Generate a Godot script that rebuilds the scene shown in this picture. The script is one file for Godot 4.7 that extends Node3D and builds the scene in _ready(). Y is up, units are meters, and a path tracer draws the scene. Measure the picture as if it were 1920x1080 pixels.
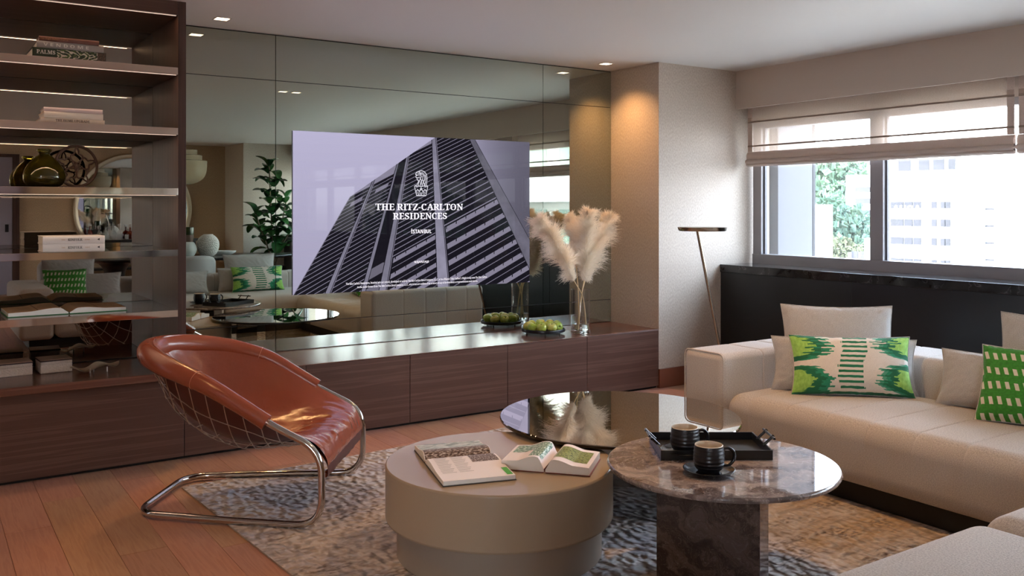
extends Node3D
# An apartment living room: mirror-clad television wall, shelf unit, sectional sofa, three low tables, window wall on the right.
# x runs along the mirror wall (towards the windows), z runs out of the mirror wall into the room, y is up. The camera stands above the origin.

const ZM := -5.545      # face of the mirror cladding
const ZC := -4.993      # front of the low console and of the corner pier
const XP := 4.663       # left face of the corner pier
const XV := 5.5         # front of the window valance
const H := 2.45         # ceiling
const YC := 0.443       # top of the console
var counts := {}
var mats := {}

# ---------------------------------------------------------------- naming
func uniq(n: String) -> String:
	if not counts.has(n):
		counts[n] = 0
		return n
	counts[n] += 1
	return "%s_%03d" % [n, counts[n]]

func tag(o: Node, label := "", cat := "", group := "", kind := ""):
	if label: o.set_meta("label", label)
	if cat: o.set_meta("category", cat)
	if group: o.set_meta("group", group)
	if kind: o.set_meta("kind", kind)
	return o

func thing(n: String, label: String, cat: String, at := Vector3.ZERO, turn := 0.0, group := "") -> Node3D:
	var o := Node3D.new()
	o.name = uniq(n)
	add_child(o)
	o.position = at
	o.rotation.y = turn
	tag(o, label, cat, group)
	return o

func struct(n: String) -> Node3D:
	var o := Node3D.new()
	o.name = n
	add_child(o)
	o.set_meta("kind", "structure")
	return o

func put(n: String, what, m: Material, parent: Node = self, at := Vector3.ZERO) -> MeshInstance3D:
	var o := MeshInstance3D.new()
	o.mesh = what.commit() if what is SurfaceTool else what
	o.material_override = m
	o.position = at
	if parent == self:
		o.name = uniq(n)
		add_child(o)
	else:
		o.name = n
		parent.add_child(o, true)
	return o

func dup(o: Node3D, at: Vector3, turn: float, label: String, group := "") -> Node3D:
	var c: Node3D = o.duplicate()
	c.name = uniq(String(o.name).rstrip("0123456789").rstrip("_"))
	add_child(c)
	c.position = at
	c.rotation.y = turn
	c.set_meta("label", label)
	if group: c.set_meta("group", group)
	return c

# ---------------------------------------------------------------- shapes
func sb() -> SurfaceTool:
	var s := SurfaceTool.new()
	s.begin(Mesh.PRIMITIVE_TRIANGLES)
	return s

func vert(s: SurfaceTool, p: Vector3, n: Vector3, uv: Vector2):
	s.set_normal(n)
	s.set_uv(uv)
	s.add_vertex(p)

# a, b, c, d run counter-clockwise seen from the front
func quad(s: SurfaceTool, a: Vector3, b: Vector3, c: Vector3, d: Vector3, ua := Vector2(0, 1), ub := Vector2(1, 1), uc := Vector2(1, 0), ud := Vector2(0, 0)):
	var n := (b - a).cross(d - a).normalized()
	vert(s, a, n, ua); vert(s, c, n, uc); vert(s, b, n, ub)
	vert(s, a, n, ua); vert(s, d, n, ud); vert(s, c, n, uc)

func sheet(s: SurfaceTool, P: Array, N: Array, U: Array):
	for i in P.size() - 1:
		for j in P[i].size() - 1:
			var q := [[i, j], [i + 1, j + 1], [i + 1, j], [i, j], [i, j + 1], [i + 1, j + 1]]
			for k in q:
				vert(s, P[k[0]][k[1]], N[k[0]][k[1]], U[k[0]][k[1]])

# f(u, v) -> point, for u and v from 0 to 1; du x dv points outwards
func grid(s: SurfaceTool, nu: int, nv: int, f: Callable, cu := false, cv := false, us := 1.0, vs := 1.0):
	var P := []
	var N := []
	var U := []
	for i in nu + 1:
		var row := PackedVector3Array()
		var uvs := PackedVector2Array()
		for j in nv + 1:
			row.append(f.call(float(i) / nu, float(j) / nv))
			uvs.append(Vector2(us * i / nu, vs * j / nv))
		P.append(row); U.append(uvs)
	for i in nu + 1:
		var row := PackedVector3Array()
		for j in nv + 1:
			var i0 := i - 1; var i1 := i + 1; var j0 := j - 1; var j1 := j + 1
			if i0 < 0: i0 = nu - 1 if cu else 0
			if i1 > nu: i1 = 1 if cu else nu
			if j0 < 0: j0 = nv - 1 if cv else 0
			if j1 > nv: j1 = 1 if cv else nv
			var a: Vector3 = P[i1][j] - P[i0][j]
			var b: Vector3 = P[i][j1] - P[i][j0]
			var n := a.cross(b)
			if a.length() < 1e-6 or b.length() < 1e-6:
				var jj := clampi(j + (1 if j == 0 else -1), 0, nv)
				a = P[i1][jj] - P[i0][jj]
				n = a.cross(b)
			row.append(n.normalized())
		N.append(row)
	sheet(s, P, N, U)

func steps(h: float, r: float, n: int, extra: Array) -> PackedFloat32Array:
	var a := PackedFloat32Array()
	for k in n + 1: a.append(-(h - r) - r * tan(PI / 4 * (1.0 - float(k) / n)))
	for e in extra:
		if absf(e) < h - r - 1e-4: a.append(e)
	for k in n + 1: a.append((h - r) + r * tan(PI / 4 * float(k) / n))
	return a

# a box with rounded edges; extra: more grid lines per axis; bend(p, n) moves its points
func rbox(s: SurfaceTool, c: Vector3, size: Vector3, r := 0.004, n := 1, x := Transform3D(), extra := [[], [], []], bend = null):
	var h := size / 2
	r = minf(r, minf(h.x, minf(h.y, h.z)) * 0.999)
	var st := [steps(h.x, r, n, extra[0]), steps(h.y, r, n, extra[1]), steps(h.z, r, n, extra[2])]
	var inner := h - Vector3(r, r, r)
	for i in 3:
		for sgn in [1, -1]:
			var j := (i + 1) % 3 if sgn == 1 else (i + 2) % 3
			var k := (i + 2) % 3 if sgn == 1 else (i + 1) % 3
			var P := []
			var N := []
			var U := []
			for u in st[j]:
				var pr := PackedVector3Array(); var nr := PackedVector3Array(); var ur := PackedVector2Array()
				for v in st[k]:
					var p := Vector3.ZERO
					p[i] = sgn * h[i]; p[j] = u; p[k] = v
					var q := p.clamp(-inner, inner)
					var nn := (p - q).normalized()
					if r < 1e-5:
						nn = Vector3.ZERO
						nn[i] = sgn
					var pos := q + nn * r
					if bend != null:
						var t1 := nn.cross(Vector3.UP if absf(nn.y) < 0.9 else Vector3.RIGHT).normalized()
						var t2 := nn.cross(t1)
						var p0: Vector3 = bend.call(pos, nn)
						var p1: Vector3 = bend.call(pos + t1 * 0.002, nn)
						var p2: Vector3 = bend.call(pos + t2 * 0.002, nn)
						nn = (p1 - p0).cross(p2 - p0).normalized()
						pos = p0
					pr.append(x * (c + pos)); nr.append(x.basis * nn); ur.append(Vector2(u, -v))
				P.append(pr); N.append(nr); U.append(ur)
			sheet(s, P, N, U)

func box_mesh(size: Vector3, r := 0.004, n := 1) -> ArrayMesh:
	var s := sb()
	rbox(s, Vector3.ZERO, size, r, n)
	return s.commit()

# box given by its two corners
func bb(s: SurfaceTool, a: Vector3, b: Vector3, r := 0.003):
	rbox(s, (a + b) / 2, (b - a).abs(), r)

func slab(n: String, a: Vector3, b: Vector3, m: Material, parent: Node = self, r := 0.003) -> MeshInstance3D:
	var s := sb()
	var c := (a + b) / 2
	rbox(s, Vector3.ZERO, (b - a).abs(), r)
	return put(n, s, m, parent, c)

# profile points (r, y) from the bottom of the outside upwards, one smooth run
func lathe(s: SurfaceTool, prof: Array, n := 40, c := Vector3.ZERO, us := 1.0, vs := 1.0):
	var m := prof.size() - 1
	grid(s, n, m, func(u, v):
		var p: Vector2 = prof[roundi(v * m)]
		return c + Vector3(p.x * cos(u * TAU), p.y, -p.x * sin(u * TAU)), true, false, us, vs)

func smooth_prof(pts: Array, per := 6) -> Array:
	var out := []
	var n := pts.size() - 1
	for i in n:
		for k in per:
			out.append(cr2(pts, i + float(k) / per))
	out.append(pts[n])
	return out

func cr2(p: Array, t: float) -> Vector2:
	var i := clampi(int(t), 0, p.size() - 2)
	var f := t - i
	return (p[i] as Vector2).cubic_interpolate(p[i + 1], p[maxi(i - 1, 0)], p[mini(i + 2, p.size() - 1)], f)

func cr3(p: Array, t: float) -> Vector3:
	var i := clampi(int(t), 0, p.size() - 2)
	var f := t - i
	return (p[i] as Vector3).cubic_interpolate(p[i + 1], p[maxi(i - 1, 0)], p[mini(i + 2, p.size() - 1)], f)

func tube(s: SurfaceTool, pts: Array, r, n := 8, closed := false):
	var m := pts.size()
	var T := []
	for i in m:
		var a: Vector3 = pts[(i - 1 + m) % m] if closed or i > 0 else pts[0]
		var b: Vector3 = pts[(i + 1) % m] if closed or i < m - 1 else pts[m - 1]
		T.append((b - a).normalized())
	var nn: Vector3 = T[0].cross(Vector3.UP if absf(T[0].y) < 0.9 else Vector3.RIGHT).normalized()
	var Ns := []
	for i in m:
		nn = (nn - T[i] * nn.dot(T[i])).normalized()
		Ns.append(nn)
	var rings := m + 1 if closed else m
	grid(s, n, rings - 1, func(u, v):
		var i: int = roundi(v * (rings - 1)) % m
		var b: Vector3 = T[i].cross(Ns[i])
		var rr: float = r[i] if r is Array else r
		return pts[i] + rr * (cos(u * TAU) * Ns[i] + sin(u * TAU) * b), true, closed)
	if not closed:
		for e in [0, m - 1]:
			var rr: float = r[e] if r is Array else r
			if rr < 0.0004: continue
			var nrm: Vector3 = -T[e] if e == 0 else T[e]
			var b: Vector3 = T[e].cross(Ns[e])
			for k in n:
				var a0: Vector3 = pts[e] + rr * (cos(k * TAU / n) * Ns[e] + sin(k * TAU / n) * b)
				var a1: Vector3 = pts[e] + rr * (cos((k + 1) * TAU / n) * Ns[e] + sin((k + 1) * TAU / n) * b)
				if e == 0:
					vert(s, pts[e], nrm, Vector2()); vert(s, a0, nrm, Vector2()); vert(s, a1, nrm, Vector2())
				else:
					vert(s, pts[e], nrm, Vector2()); vert(s, a1, nrm, Vector2()); vert(s, a0, nrm, Vector2())

func fillet(pts: Array, rad: float, seg := 6, closed := false) -> Array:
	var out := []
	var m := pts.size()
	for i in m:
		if not closed and (i == 0 or i == m - 1):
			out.append(pts[i])
			continue
		var p: Vector3 = pts[i]
		var a: Vector3 = pts[(i - 1 + m) % m] - p
		var b: Vector3 = pts[(i + 1) % m] - p
		var d := minf(rad, minf(a.length(), b.length()) * 0.49)
		var A := p + a.normalized() * d
		var B := p + b.normalized() * d
		for k in seg + 1:
			var t := float(k) / seg
			out.append(A * (1 - t) * (1 - t) + p * 2 * t * (1 - t) + B * t * t)
	return out

# poly: counter-clockwise outline in x, y; extruded along z by depth, placed by x
func prism(s: SurfaceTool, poly: PackedVector2Array, depth: float, x := Transform3D(), uvs := 1.0):
	var idx := Geometry2D.triangulate_polygon(poly)
	var h := depth / 2
	if Geometry2D.is_polygon_clockwise(poly):
		pass
	for side in [1, -1]:
		var n: Vector3 = (x.basis * Vector3(0, 0, side)).normalized()
		for t in range(0, idx.size(), 3):
			var a := poly[idx[t]]; var b := poly[idx[t + 1]]; var c := poly[idx[t + 2]]
			var ccw := (b - a).cross(c - a) > 0
			if ccw == (side == 1):
				var w := b; b = c; c = w
			for p in [a, b, c]:
				vert(s, x * Vector3(p.x, p.y, h * side), n, p * uvs)
	var area := 0.0
	for i in poly.size(): area += poly[i].cross(poly[(i + 1) % poly.size()])
	for i in poly.size():
		var a := poly[i]; var b := poly[(i + 1) % poly.size()]
		if area < 0: var w := a; a = b; b = w
		quad(s, x * Vector3(a.x, a.y, -h), x * Vector3(b.x, b.y, -h), x * Vector3(b.x, b.y, h), x * Vector3(a.x, a.y, h))

func ring_poly(r: float, n: int, c := Vector2.ZERO) -> PackedVector2Array:
	var p := PackedVector2Array()
	for i in n: p.append(c + Vector2(cos(i * TAU / n), sin(i * TAU / n)) * r)
	return p

# a stuffed cushion of w x h x t standing in its x-y plane, base at y = 0
func cushion(w: float, h: float, t: float, sd := 1, nu := 34, nv := 26, pinch := 0.07, wrinkle := 0.006) -> ArrayMesh:
	var s := sb()
	var nz := noise(sd, 3.2, 3)
	for side in [1, -1]:
		grid(s, nu, nv, func(u, v):
			var a: float = (u * 2 - 1) * side
			var b: float = v * 2 - 1
			var fx: float = 1 - pinch * (1 - b * b)
			var fy: float = 1 - pinch * (1 - a * a)
			var e: float = pow(maxf(0.0, (1 - pow(absf(a), 2.6)) * (1 - pow(absf(b), 2.6))), 0.48)
			var edge: float = (1 - e)
			var k: float = nz.get_noise_3d(a * w * 6, b * h * 6, side * 3.0) * wrinkle * (0.6 + 1.5 * edge)
			var pl: float = sin(a * w * 130.0 + nz.get_noise_1d(a * 4) * 9) * 0.0022 * smoothstep(0.55, 0.95, absf(b)) * (1 - absf(a) * 0.6)
			return Vector3(a * w / 2 * fx, h / 2 + b * h / 2 * fy + k * 0.4, side * (e * t / 2 + (k + pl) * minf(1.0, e * 4))))
	return s.commit()

func noise(sd: int, freq: float, oct := 4, type := FastNoiseLite.TYPE_SIMPLEX_SMOOTH) -> FastNoiseLite:
	var n := FastNoiseLite.new()
	n.seed = sd
	n.frequency = freq
	n.noise_type = type
	n.fractal_octaves = oct
	if oct <= 1: n.fractal_type = FastNoiseLite.FRACTAL_NONE
	return n

# ---------------------------------------------------------------- materials
func mat(c: Color, rough := 0.6, metal := 0.0, more := {}) -> StandardMaterial3D:
	var m := StandardMaterial3D.new()
	m.albedo_color = c
	m.roughness = rough
	m.metallic = metal
	for k in more: m.set(k, more[k])
	return m

func hexc(h: String) -> Color: return Color.html(h)

func ntex(sd: int, freq: float, cols: Array, offs: Array, size := 512, oct := 5, warp := 0.0, type := FastNoiseLite.TYPE_SIMPLEX_SMOOTH) -> NoiseTexture2D:
	var t := NoiseTexture2D.new()
	t.width = size; t.height = size
	t.seamless = true
	t.generate_mipmaps = false
	var n := noise(sd, freq, oct, type)
	if warp > 0:
		n.domain_warp_enabled = true
		n.domain_warp_amplitude = warp
		n.domain_warp_frequency = freq
	t.noise = n
	var g := Gradient.new()
	g.offsets = PackedFloat32Array(offs)
	var cc := PackedColorArray()
	for c in cols: cc.append(c if c is Color else Color.html(c))
	g.colors = cc
	t.color_ramp = g
	return t

func ntnormal(sd: int, freq: float, strength := 2.0, size := 256, oct := 3) -> NoiseTexture2D:
	var t := NoiseTexture2D.new()
	t.width = size; t.height = size
	t.seamless = true
	t.generate_mipmaps = false
	t.noise = noise(sd, freq, oct)
	t.as_normal_map = true
	t.bump_strength = strength
	return t

func triplanar(m: StandardMaterial3D, scale: Vector3, off := Vector3.ZERO) -> StandardMaterial3D:
	m.uv1_triplanar = true
	m.uv1_world_triplanar = true
	m.uv1_scale = scale
	m.uv1_offset = off
	m.uv1_triplanar_sharpness = 8.0
	return m

func tex_image(img: Image) -> ImageTexture: return ImageTexture.create_from_image(img)

# lettering: width fits w metres, standing in the x-y plane of t
func letter(txt: String, w: float, h: float, at: Vector3, m: Material, parent: Node, serif := true, bold := true, turn := Basis(), depth := 0.0008) -> MeshInstance3D:
	var f := SystemFont.new()
	f.font_names = PackedStringArray(["Droid Serif" if serif else "Droid Sans"])
	f.font_weight = 700 if bold else 400
	var t := TextMesh.new()
	t.font = f
	t.text = txt
	t.font_size = 40
	t.pixel_size = 0.01
	t.depth = 1.0
	t.curve_step = 2.0
	var b := t.get_aabb()
	var o := MeshInstance3D.new()
	o.name = "lettering"
	o.mesh = t
	o.material_override = m
	parent.add_child(o, true)
	var k := Vector3(w / maxf(b.size.x, 0.01), h / maxf(b.size.y, 0.01), depth)
	o.transform = Transform3D(turn * Basis.from_scale(k), at - turn * (Vector3(b.get_center().x, b.get_center().y, 0) * k))
	return o

# ---------------------------------------------------------------- camera, sky, light
func _ready():
	var cam := Camera3D.new()
	cam.name = "camera"
	add_child(cam)
	cam.position = Vector3(0, 1.3507, 0)
	cam.rotation.y = -0.5891
	var near := 0.05
	cam.set_frustum(near * 1080.0 / 1682.4, Vector2(0, -near * 149.35 / 1682.4), near, 400.0)
	cam.current = true

	var env := Environment.new()
	var sky := Sky.new()
	var psm := ProceduralSkyMaterial.new()
	psm.sky_top_color = Color(0.70, 0.79, 0.89)
	psm.sky_horizon_color = Color(0.945, 0.955, 0.96)
	psm.sky_curve = 0.12
	psm.ground_bottom_color = Color(0.5, 0.48, 0.45)
	psm.ground_horizon_color = Color(0.85, 0.86, 0.87)
	psm.sky_energy_multiplier = 1.0
	psm.ground_energy_multiplier = 0.8
	sky.sky_material = psm
	env.background_mode = Environment.BG_SKY
	env.sky = sky
	env.background_energy_multiplier = SKY
	env.ambient_light_source = Environment.AMBIENT_SOURCE_SKY
	env.tonemap_mode = Environment.TONE_MAPPER_LINEAR
	env.tonemap_exposure = EXPOSURE
	env.sdfgi_enabled = true
	env.ssao_enabled = true
	env.ssil_enabled = true
	var we := WorldEnvironment.new()
	we.name = "world"
	we.environment = env
	add_child(we)

	var sun := DirectionalLight3D.new()   # comes over our own roof and lights the houses across the street
	sun.name = "sun"
	add_child(sun)
	sun.look_at_from_position(Vector3.ZERO, Vector3(0.62, -0.62, 0.25))
	sun.light_energy = SUN
	sun.light_color = Color(1.0, 0.95, 0.88)
	sun.light_angular_distance = 0.6
	sun.shadow_enabled = true
	sun.sky_mode = DirectionalLight3D.SKY_MODE_LIGHT_ONLY

	make_mats()
	build_shell()
	build_windows()
	build_mirror_and_tv()
	build_console()
	build_shelves()
	build_sofas()
	build_chair()
	build_tables()
	build_far_room()
	build_outside()

const SKY := 8.0
const SUN := 2.0
const EXPOSURE := 3.3

func make_mats():
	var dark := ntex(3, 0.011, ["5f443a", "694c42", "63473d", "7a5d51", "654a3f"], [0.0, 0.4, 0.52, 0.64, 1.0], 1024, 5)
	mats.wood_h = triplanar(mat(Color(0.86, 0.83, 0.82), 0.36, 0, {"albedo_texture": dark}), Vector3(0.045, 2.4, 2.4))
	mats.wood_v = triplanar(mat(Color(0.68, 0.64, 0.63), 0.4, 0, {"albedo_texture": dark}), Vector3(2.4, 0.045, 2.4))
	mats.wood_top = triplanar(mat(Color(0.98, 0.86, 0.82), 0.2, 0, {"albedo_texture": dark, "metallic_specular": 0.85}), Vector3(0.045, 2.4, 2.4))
	var oak := ntex(8, 0.012, ["a67c67", "b28873", "b88f79", "aa806b", "be9680"], [0.0, 0.35, 0.55, 0.7, 1.0], 1024, 5)
	mats.planks = []
	for k in 5:
		var c := Color(0.96 + 0.018 * k, 0.95 + 0.018 * ((k * 3) % 5), 0.95 + 0.015 * ((k * 2) % 5))
		mats.planks.append(triplanar(mat(c, 0.36, 0, {"albedo_texture": oak}), Vector3(2.4, 2.4, 0.16), Vector3(0.37 * k, 0, 0.21 * k)))
	mats.floor_gap = mat(hexc("3a241a"), 0.8)
	var weave := ntex(21, 0.05, ["b0a295", "b9ac9f", "c2b6a9"], [0.25, 0.5, 0.75], 512, 3)
	mats.wallpaper = triplanar(mat(Color(1, 0.985, 0.965), 0.48, 0, {"metallic_specular": 0.75, "albedo_texture": weave, "normal_enabled": true, "normal_texture": ntnormal(22, 0.2, 3.0, 512, 2), "normal_scale": 0.3}), Vector3(3.2, 1.6, 3.2))
	mats.plaster = mat(hexc("c4b6a9"), 0.8)
	mats.farwall = triplanar(mat(Color(1.0, 0.93, 0.81), 0.7, 0, {"albedo_texture": weave}), Vector3(3.2, 1.6, 3.2))
	mats.ceiling = mat(hexc("dcd9d4"), 0.6)
	mats.mirror = mat(Color(0.69, 0.715, 0.67), 0.004, 1.0)
	mats.mirror_brown = mat(Color(0.62, 0.60, 0.565), 0.004, 1.0)
	mats.mirror_clear = mat(Color(0.88, 0.9, 0.9), 0.003, 1.0)
	mats.black = mat(hexc("0c0c0d"), 0.5)
	mats.blackpanel = mat(hexc("17181a"), 0.34)
	mats.alu = mat(hexc("959295"), 0.42, 0.25)
	mats.alu_dark = mat(hexc("56555a"), 0.45, 0.25)
	mats.glass = mat(Color(0.95, 0.98, 0.97, 0.06), 0.0, 0, {"transparency": 1})
	mats.clearglass = mat(Color(1, 1, 1, 0.0), 0.0, 0, {"refraction_enabled": true, "refraction_scale": 0.045, "transparency": 1})
	mats.water = mat(Color(0.98, 1, 1, 0.0), 0.0, 0, {"refraction_enabled": true, "refraction_scale": 0.033, "transparency": 1})
	mats.chrome = mat(Color(0.78, 0.76, 0.74), 0.09, 1.0)
	mats.steel_wire = mat(Color(0.80, 0.77, 0.74), 0.3, 1.0)
	mats.brass = mat(Color(0.67, 0.61, 0.54), 0.22, 1.0)
	mats.bronze = mat(Color(0.62, 0.52, 0.45), 0.16, 1.0)
	mats.led = mat(hexc("ffd9b0"), 0.6, 0, {"emission_enabled": true, "emission": hexc("f3dccb"), "emission_energy_multiplier": 0.2})
	mats.downlight = mat(hexc("fff0dd"), 0.6, 0, {"emission_enabled": true, "emission": hexc("ffe2c0"), "emission_energy_multiplier": 1.8})
	mats.white = mat(hexc("e9e6e1"), 0.6)
	mats.paper = mat(hexc("ece8e2"), 0.75)
	mats.ink = mat(hexc("3a3a3c"), 0.8)
	mats.inkgold = mat(hexc("b98a5c"), 0.6)
	var linen := ntex(31, 0.09, ["a9a29d", "bfb8b3", "cfc9c4"], [0.15, 0.5, 0.85], 512, 4)
	var ln := ntnormal(32, 0.2, 4.0, 512, 3)
	mats.sofa = triplanar(mat(Color(1.0, 0.99, 0.972), 0.9, 0, {"albedo_texture": linen, "normal_enabled": true, "normal_texture": ln, "normal_scale": 0.35, "rim_enabled": true, "rim": 0.25}), Vector3(2.2, 5.0, 3.2))
	mats.linen = triplanar(mat(Color(0.94, 0.955, 0.96), 0.92, 0, {"albedo_texture": linen, "normal_enabled": true, "normal_texture": ln, "normal_scale": 0.35, "rim_enabled": true, "rim": 0.3}), Vector3(3.5, 6.0, 3.5))
	mats.plinth = mat(hexc("14120f"), 0.6)

# ---------------------------------------------------------------- shell
func build_shell():
	var fl := struct("floor")
	slab("subfloor", Vector3(-3, -0.12, ZM - 0.2), Vector3(5.9, -0.012, 5.2), mats.floor_gap, fl, 0.0)
	# planks run from the mirror wall into the room
	var rng := RandomNumberGenerator.new()
	rng.seed = 5
	var w := 0.1765
	var nx := int(ceil(8.9 / w))
	var meshes := {}
	for i in nx:
		var x0 := -3.0 + 0.141 + w * (i - 1)
		var z := -5.4 + (0.0 if i % 2 else 0.9) - rng.randf() * 0.3
		if absf(x0 - 0.303) < 0.1: z = -4.26
		while z > ZM: z -= 1.9
		while z < 5.0:
			var L := 1.9
			var za := maxf(z, ZM)
			var zb := minf(z + L, 5.0)
			z += L
			if zb - za < 0.05: continue
			var key := "%.2f" % (zb - za)
			if not meshes.has(key): meshes[key] = box_mesh(Vector3(w - 0.0012, 0.012, zb - za - 0.0015), 0.0012)
			put("plank", meshes[key], mats.planks[rng.randi() % 5], fl, Vector3(x0 + w / 2, -0.006, (za + zb) / 2))

	var wb := struct("wall_back")
	slab("wall_face", Vector3(-3, 0, ZM - 0.2), Vector3(5.9, H, ZM - 0.02), mats.plaster, wb, 0.0)
	var pier := struct("wall_pier")
	var s := sb()
	bb(s, Vector3(XP, 0, ZM - 0.02), Vector3(5.9, H + 0.01, ZC), 0.002)
	put("pier", s, mats.wallpaper, pier)
	var sk := struct("baseboard_pier")
	slab("board", Vector3(XP - 0.001, 0, ZC - 0.02), Vector3(5.32, 0.143, ZC + 0.012), triplanar(mat(hexc("7c4a38"), 0.4), Vector3.ONE), sk, 0.002)
	var wl := struct("wall_left")
	for q in [[0.0, 0.35, 2.2, 4.4], [2.25, H, 2.2, 4.4], [0.0, H, ZM, 2.2], [0.0, H, 4.4, 5.2]]:
		slab("wall_face", Vector3(-3.2, q[0], q[2]), Vector3(-3.0, q[1], q[3]), mats.plaster, wl, 0.0)
	var lw := struct("window_5")
	for k in 2:
		var za := 2.2 + 1.1 * k
		slab("frame", Vector3(-3.14, 0.35, za), Vector3(-3.08, 2.25, za + 0.05), mats.alu, lw, 0.003)
		slab("pane", Vector3(-3.111, 0.35, za + 0.05), Vector3(-3.11, 2.25, za + 1.1), mats.glass, lw, 0.0)
	var wf := struct("wall_front")
	slab("wall_face", Vector3(-3, 0, 5.0), Vector3(5.9, H, 5.2), mats.farwall, wf, 0.0)
	slab("column", Vector3(4.62, 0, 3.95), Vector3(5.9, H, 5.0), mats.wallpaper, wf, 0.002)
	var bf := struct("baseboard_front")
	slab("board", Vector3(1.42, 0, 4.985), Vector3(4.62, 0.12, 5.0), mats.wood_h, bf, 0.002)
	var ce := struct("ceiling")
	slab("ceiling_face", Vector3(-3.2, H, ZM - 0.2), Vector3(5.9, H + 0.15, 5.2), mats.ceiling, ce, 0.0)
	var tr := struct("trim_1")
	slab("valance", Vector3(XV, 2.146, ZC), Vector3(XV + 0.025, H, 3.95), mats.plaster, tr, 0.002)

	downlight(Vector3(1.493, H, -5.26), "recessed square downlight in the ceiling beside the shelf unit")
	downlight(Vector3(4.383, H, -5.275), "recessed square downlight in the ceiling beside the corner pier")
	downlight(Vector3(2.90, H, -2.87), "left one of two small downlights set side by side in the ceiling over the tables")
	downlight(Vector3(3.03, H, -2.87), "right one of two small downlights set side by side in the ceiling over the tables")
	downlight(Vector3(0.2, H, -2.87), "recessed downlight in the ceiling over the leather lounge chair side")
	downlight(Vector3(3.0, H, 4.4), "recessed downlight in the ceiling in front of the round mirror")
	downlight(Vector3(0.4, H, 1.6), "recessed downlight in the ceiling beside the dining table, seen in the shelf mirror")

const DOWN := 0.36
func downlight(p: Vector3, label: String):
	var t := thing("downlight", label, "downlight", p)
	var s := sb()
	var a := 0.037; var b := 0.045
	for q in 4:
		var X := Transform3D(Basis(Vector3.UP, q * PI / 2), Vector3.ZERO)
		rbox(s, Vector3(0, -0.0015, (a + b) / 2), Vector3(b * 2, 0.003, b - a), 0.001, 1, X)
	put("frame", s, mats.ceiling, t)
	var d := sb()
	rbox(d, Vector3.ZERO, Vector3(a * 2, 0.001, a * 2), 0.0003)
	put("lamp_glass", d, mats.downlight, t, Vector3(0, -0.0012, 0))
	var l := SpotLight3D.new()
	l.name = "light"
	t.add_child(l)
	l.position = Vector3(0, -0.012, 0)
	l.rotation.x = -PI / 2
	l.spot_angle = 62
	l.spot_angle_attenuation = 0.9
	l.light_energy = DOWN
	l.light_color = Color(1.0, 0.76, 0.5)
	l.light_size = 0.03
	l.spot_range = 12
	l.spot_attenuation = 2
	l.shadow_enabled = true

# ---------------------------------------------------------------- window wall
func build_windows():
	var xg := 5.70
	var wr := struct("wall_right")
	slab("parapet", Vector3(5.66, 0, ZC), Vector3(5.9, 0.90, 3.95), mats.plaster, wr, 0.0)
	slab("lintel", Vector3(5.66, 2.04, ZC), Vector3(5.9, H, 3.95), mats.plaster, wr, 0.0)
	slab("roof_slab", Vector3(5.6, H, ZM - 0.2), Vector3(6.05, H + 0.3, 5.2), mats.plaster, wr, 0.0)
	# low black cabinet with a marble top along the windows
	var led := thing("window_cabinet", "long low black cabinet with a dark marble top running under the windows", "cabinet", Vector3(0, 0, 0))
	var z := ZC
	var k := 0
	while z < 3.9:
		var z2 := minf(z + 1.19, 3.95)
		slab("panel", Vector3(5.323, 0.06, z + 0.0015), Vector3(5.345, 0.846, z2 - 0.0015), mats.blackpanel, led, 0.0015)
		z = z2
	slab("carcass", Vector3(5.346, 0.0, ZC + 0.001), Vector3(5.655, 0.846, 3.949), mats.black, led, 0.0)
	var gm := mat(hexc("ffffff"), 0.1, 0, {"albedo_texture": tex_image(dark_marble(256))})
	triplanar(gm, Vector3(1.1, 1.1, 1.1))
	slab("marble_top", Vector3(5.315, 0.847, ZC + 0.001), Vector3(5.665, 0.908, 3.949), gm, led, 0.003)
	# windows: frames, mullions and panes
	var zz := ZC + 0.035
	for i in 4:
		var n := "window_%d" % (i + 1)
		var wn := struct(n)
		var z0 := zz + 2.215 * i
		var z1 := minf(z0 + 2.215, 3.949)
		var m0 := z0 + 1.066
		slab("sill_frame", Vector3(xg - 0.05, 0.9005, z0), Vector3(xg + 0.04, 0.984, z1), mats.alu, wn, 0.004)
		slab("head_frame", Vector3(xg - 0.04, 1.99, z0), Vector3(xg + 0.04, 2.039, z1), mats.alu, wn, 0.004)
		for f in [[z0, z0 + 0.085], [m0, m0 + 0.105], [z1 - 0.05, z1]]:
			slab("mullion", Vector3(xg - 0.04, 0.983, f[0]), Vector3(xg + 0.04, 1.991, f[1]), mats.alu, wn, 0.004)
		for f in [[z0 + 0.085, m0], [m0 + 0.105, z1 - 0.05]]:
			slab("pane", Vector3(xg + 0.003, 0.985, f[0] + 0.014), Vector3(xg + 0.004, 1.989, f[1] - 0.014), mats.glass, wn, 0.0)
			for e in [f[0], f[1] - 0.014]:
				slab("bead", Vector3(xg - 0.012, 0.985, e), Vector3(xg + 0.02, 1.989, e + 0.014), mats.alu_dark if e == f[0] else mats.alu, wn, 0.002)
	# roman blinds
	var names := ["leftmost roman blind, half lowered over the window beside the corner pier", "second roman blind from the corner pier, seen at the right edge and in the mirror", "third roman blind from the corner pier, over the windows beside the near sofa", "roman blind farthest from the corner pier, beside the rubber plant"]
	var ba := -4.925
	for i in 4:
		var b0 := ba + 2.115 * i
		blind(b0, minf(b0 + 2.09, 3.93), names[i])

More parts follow.
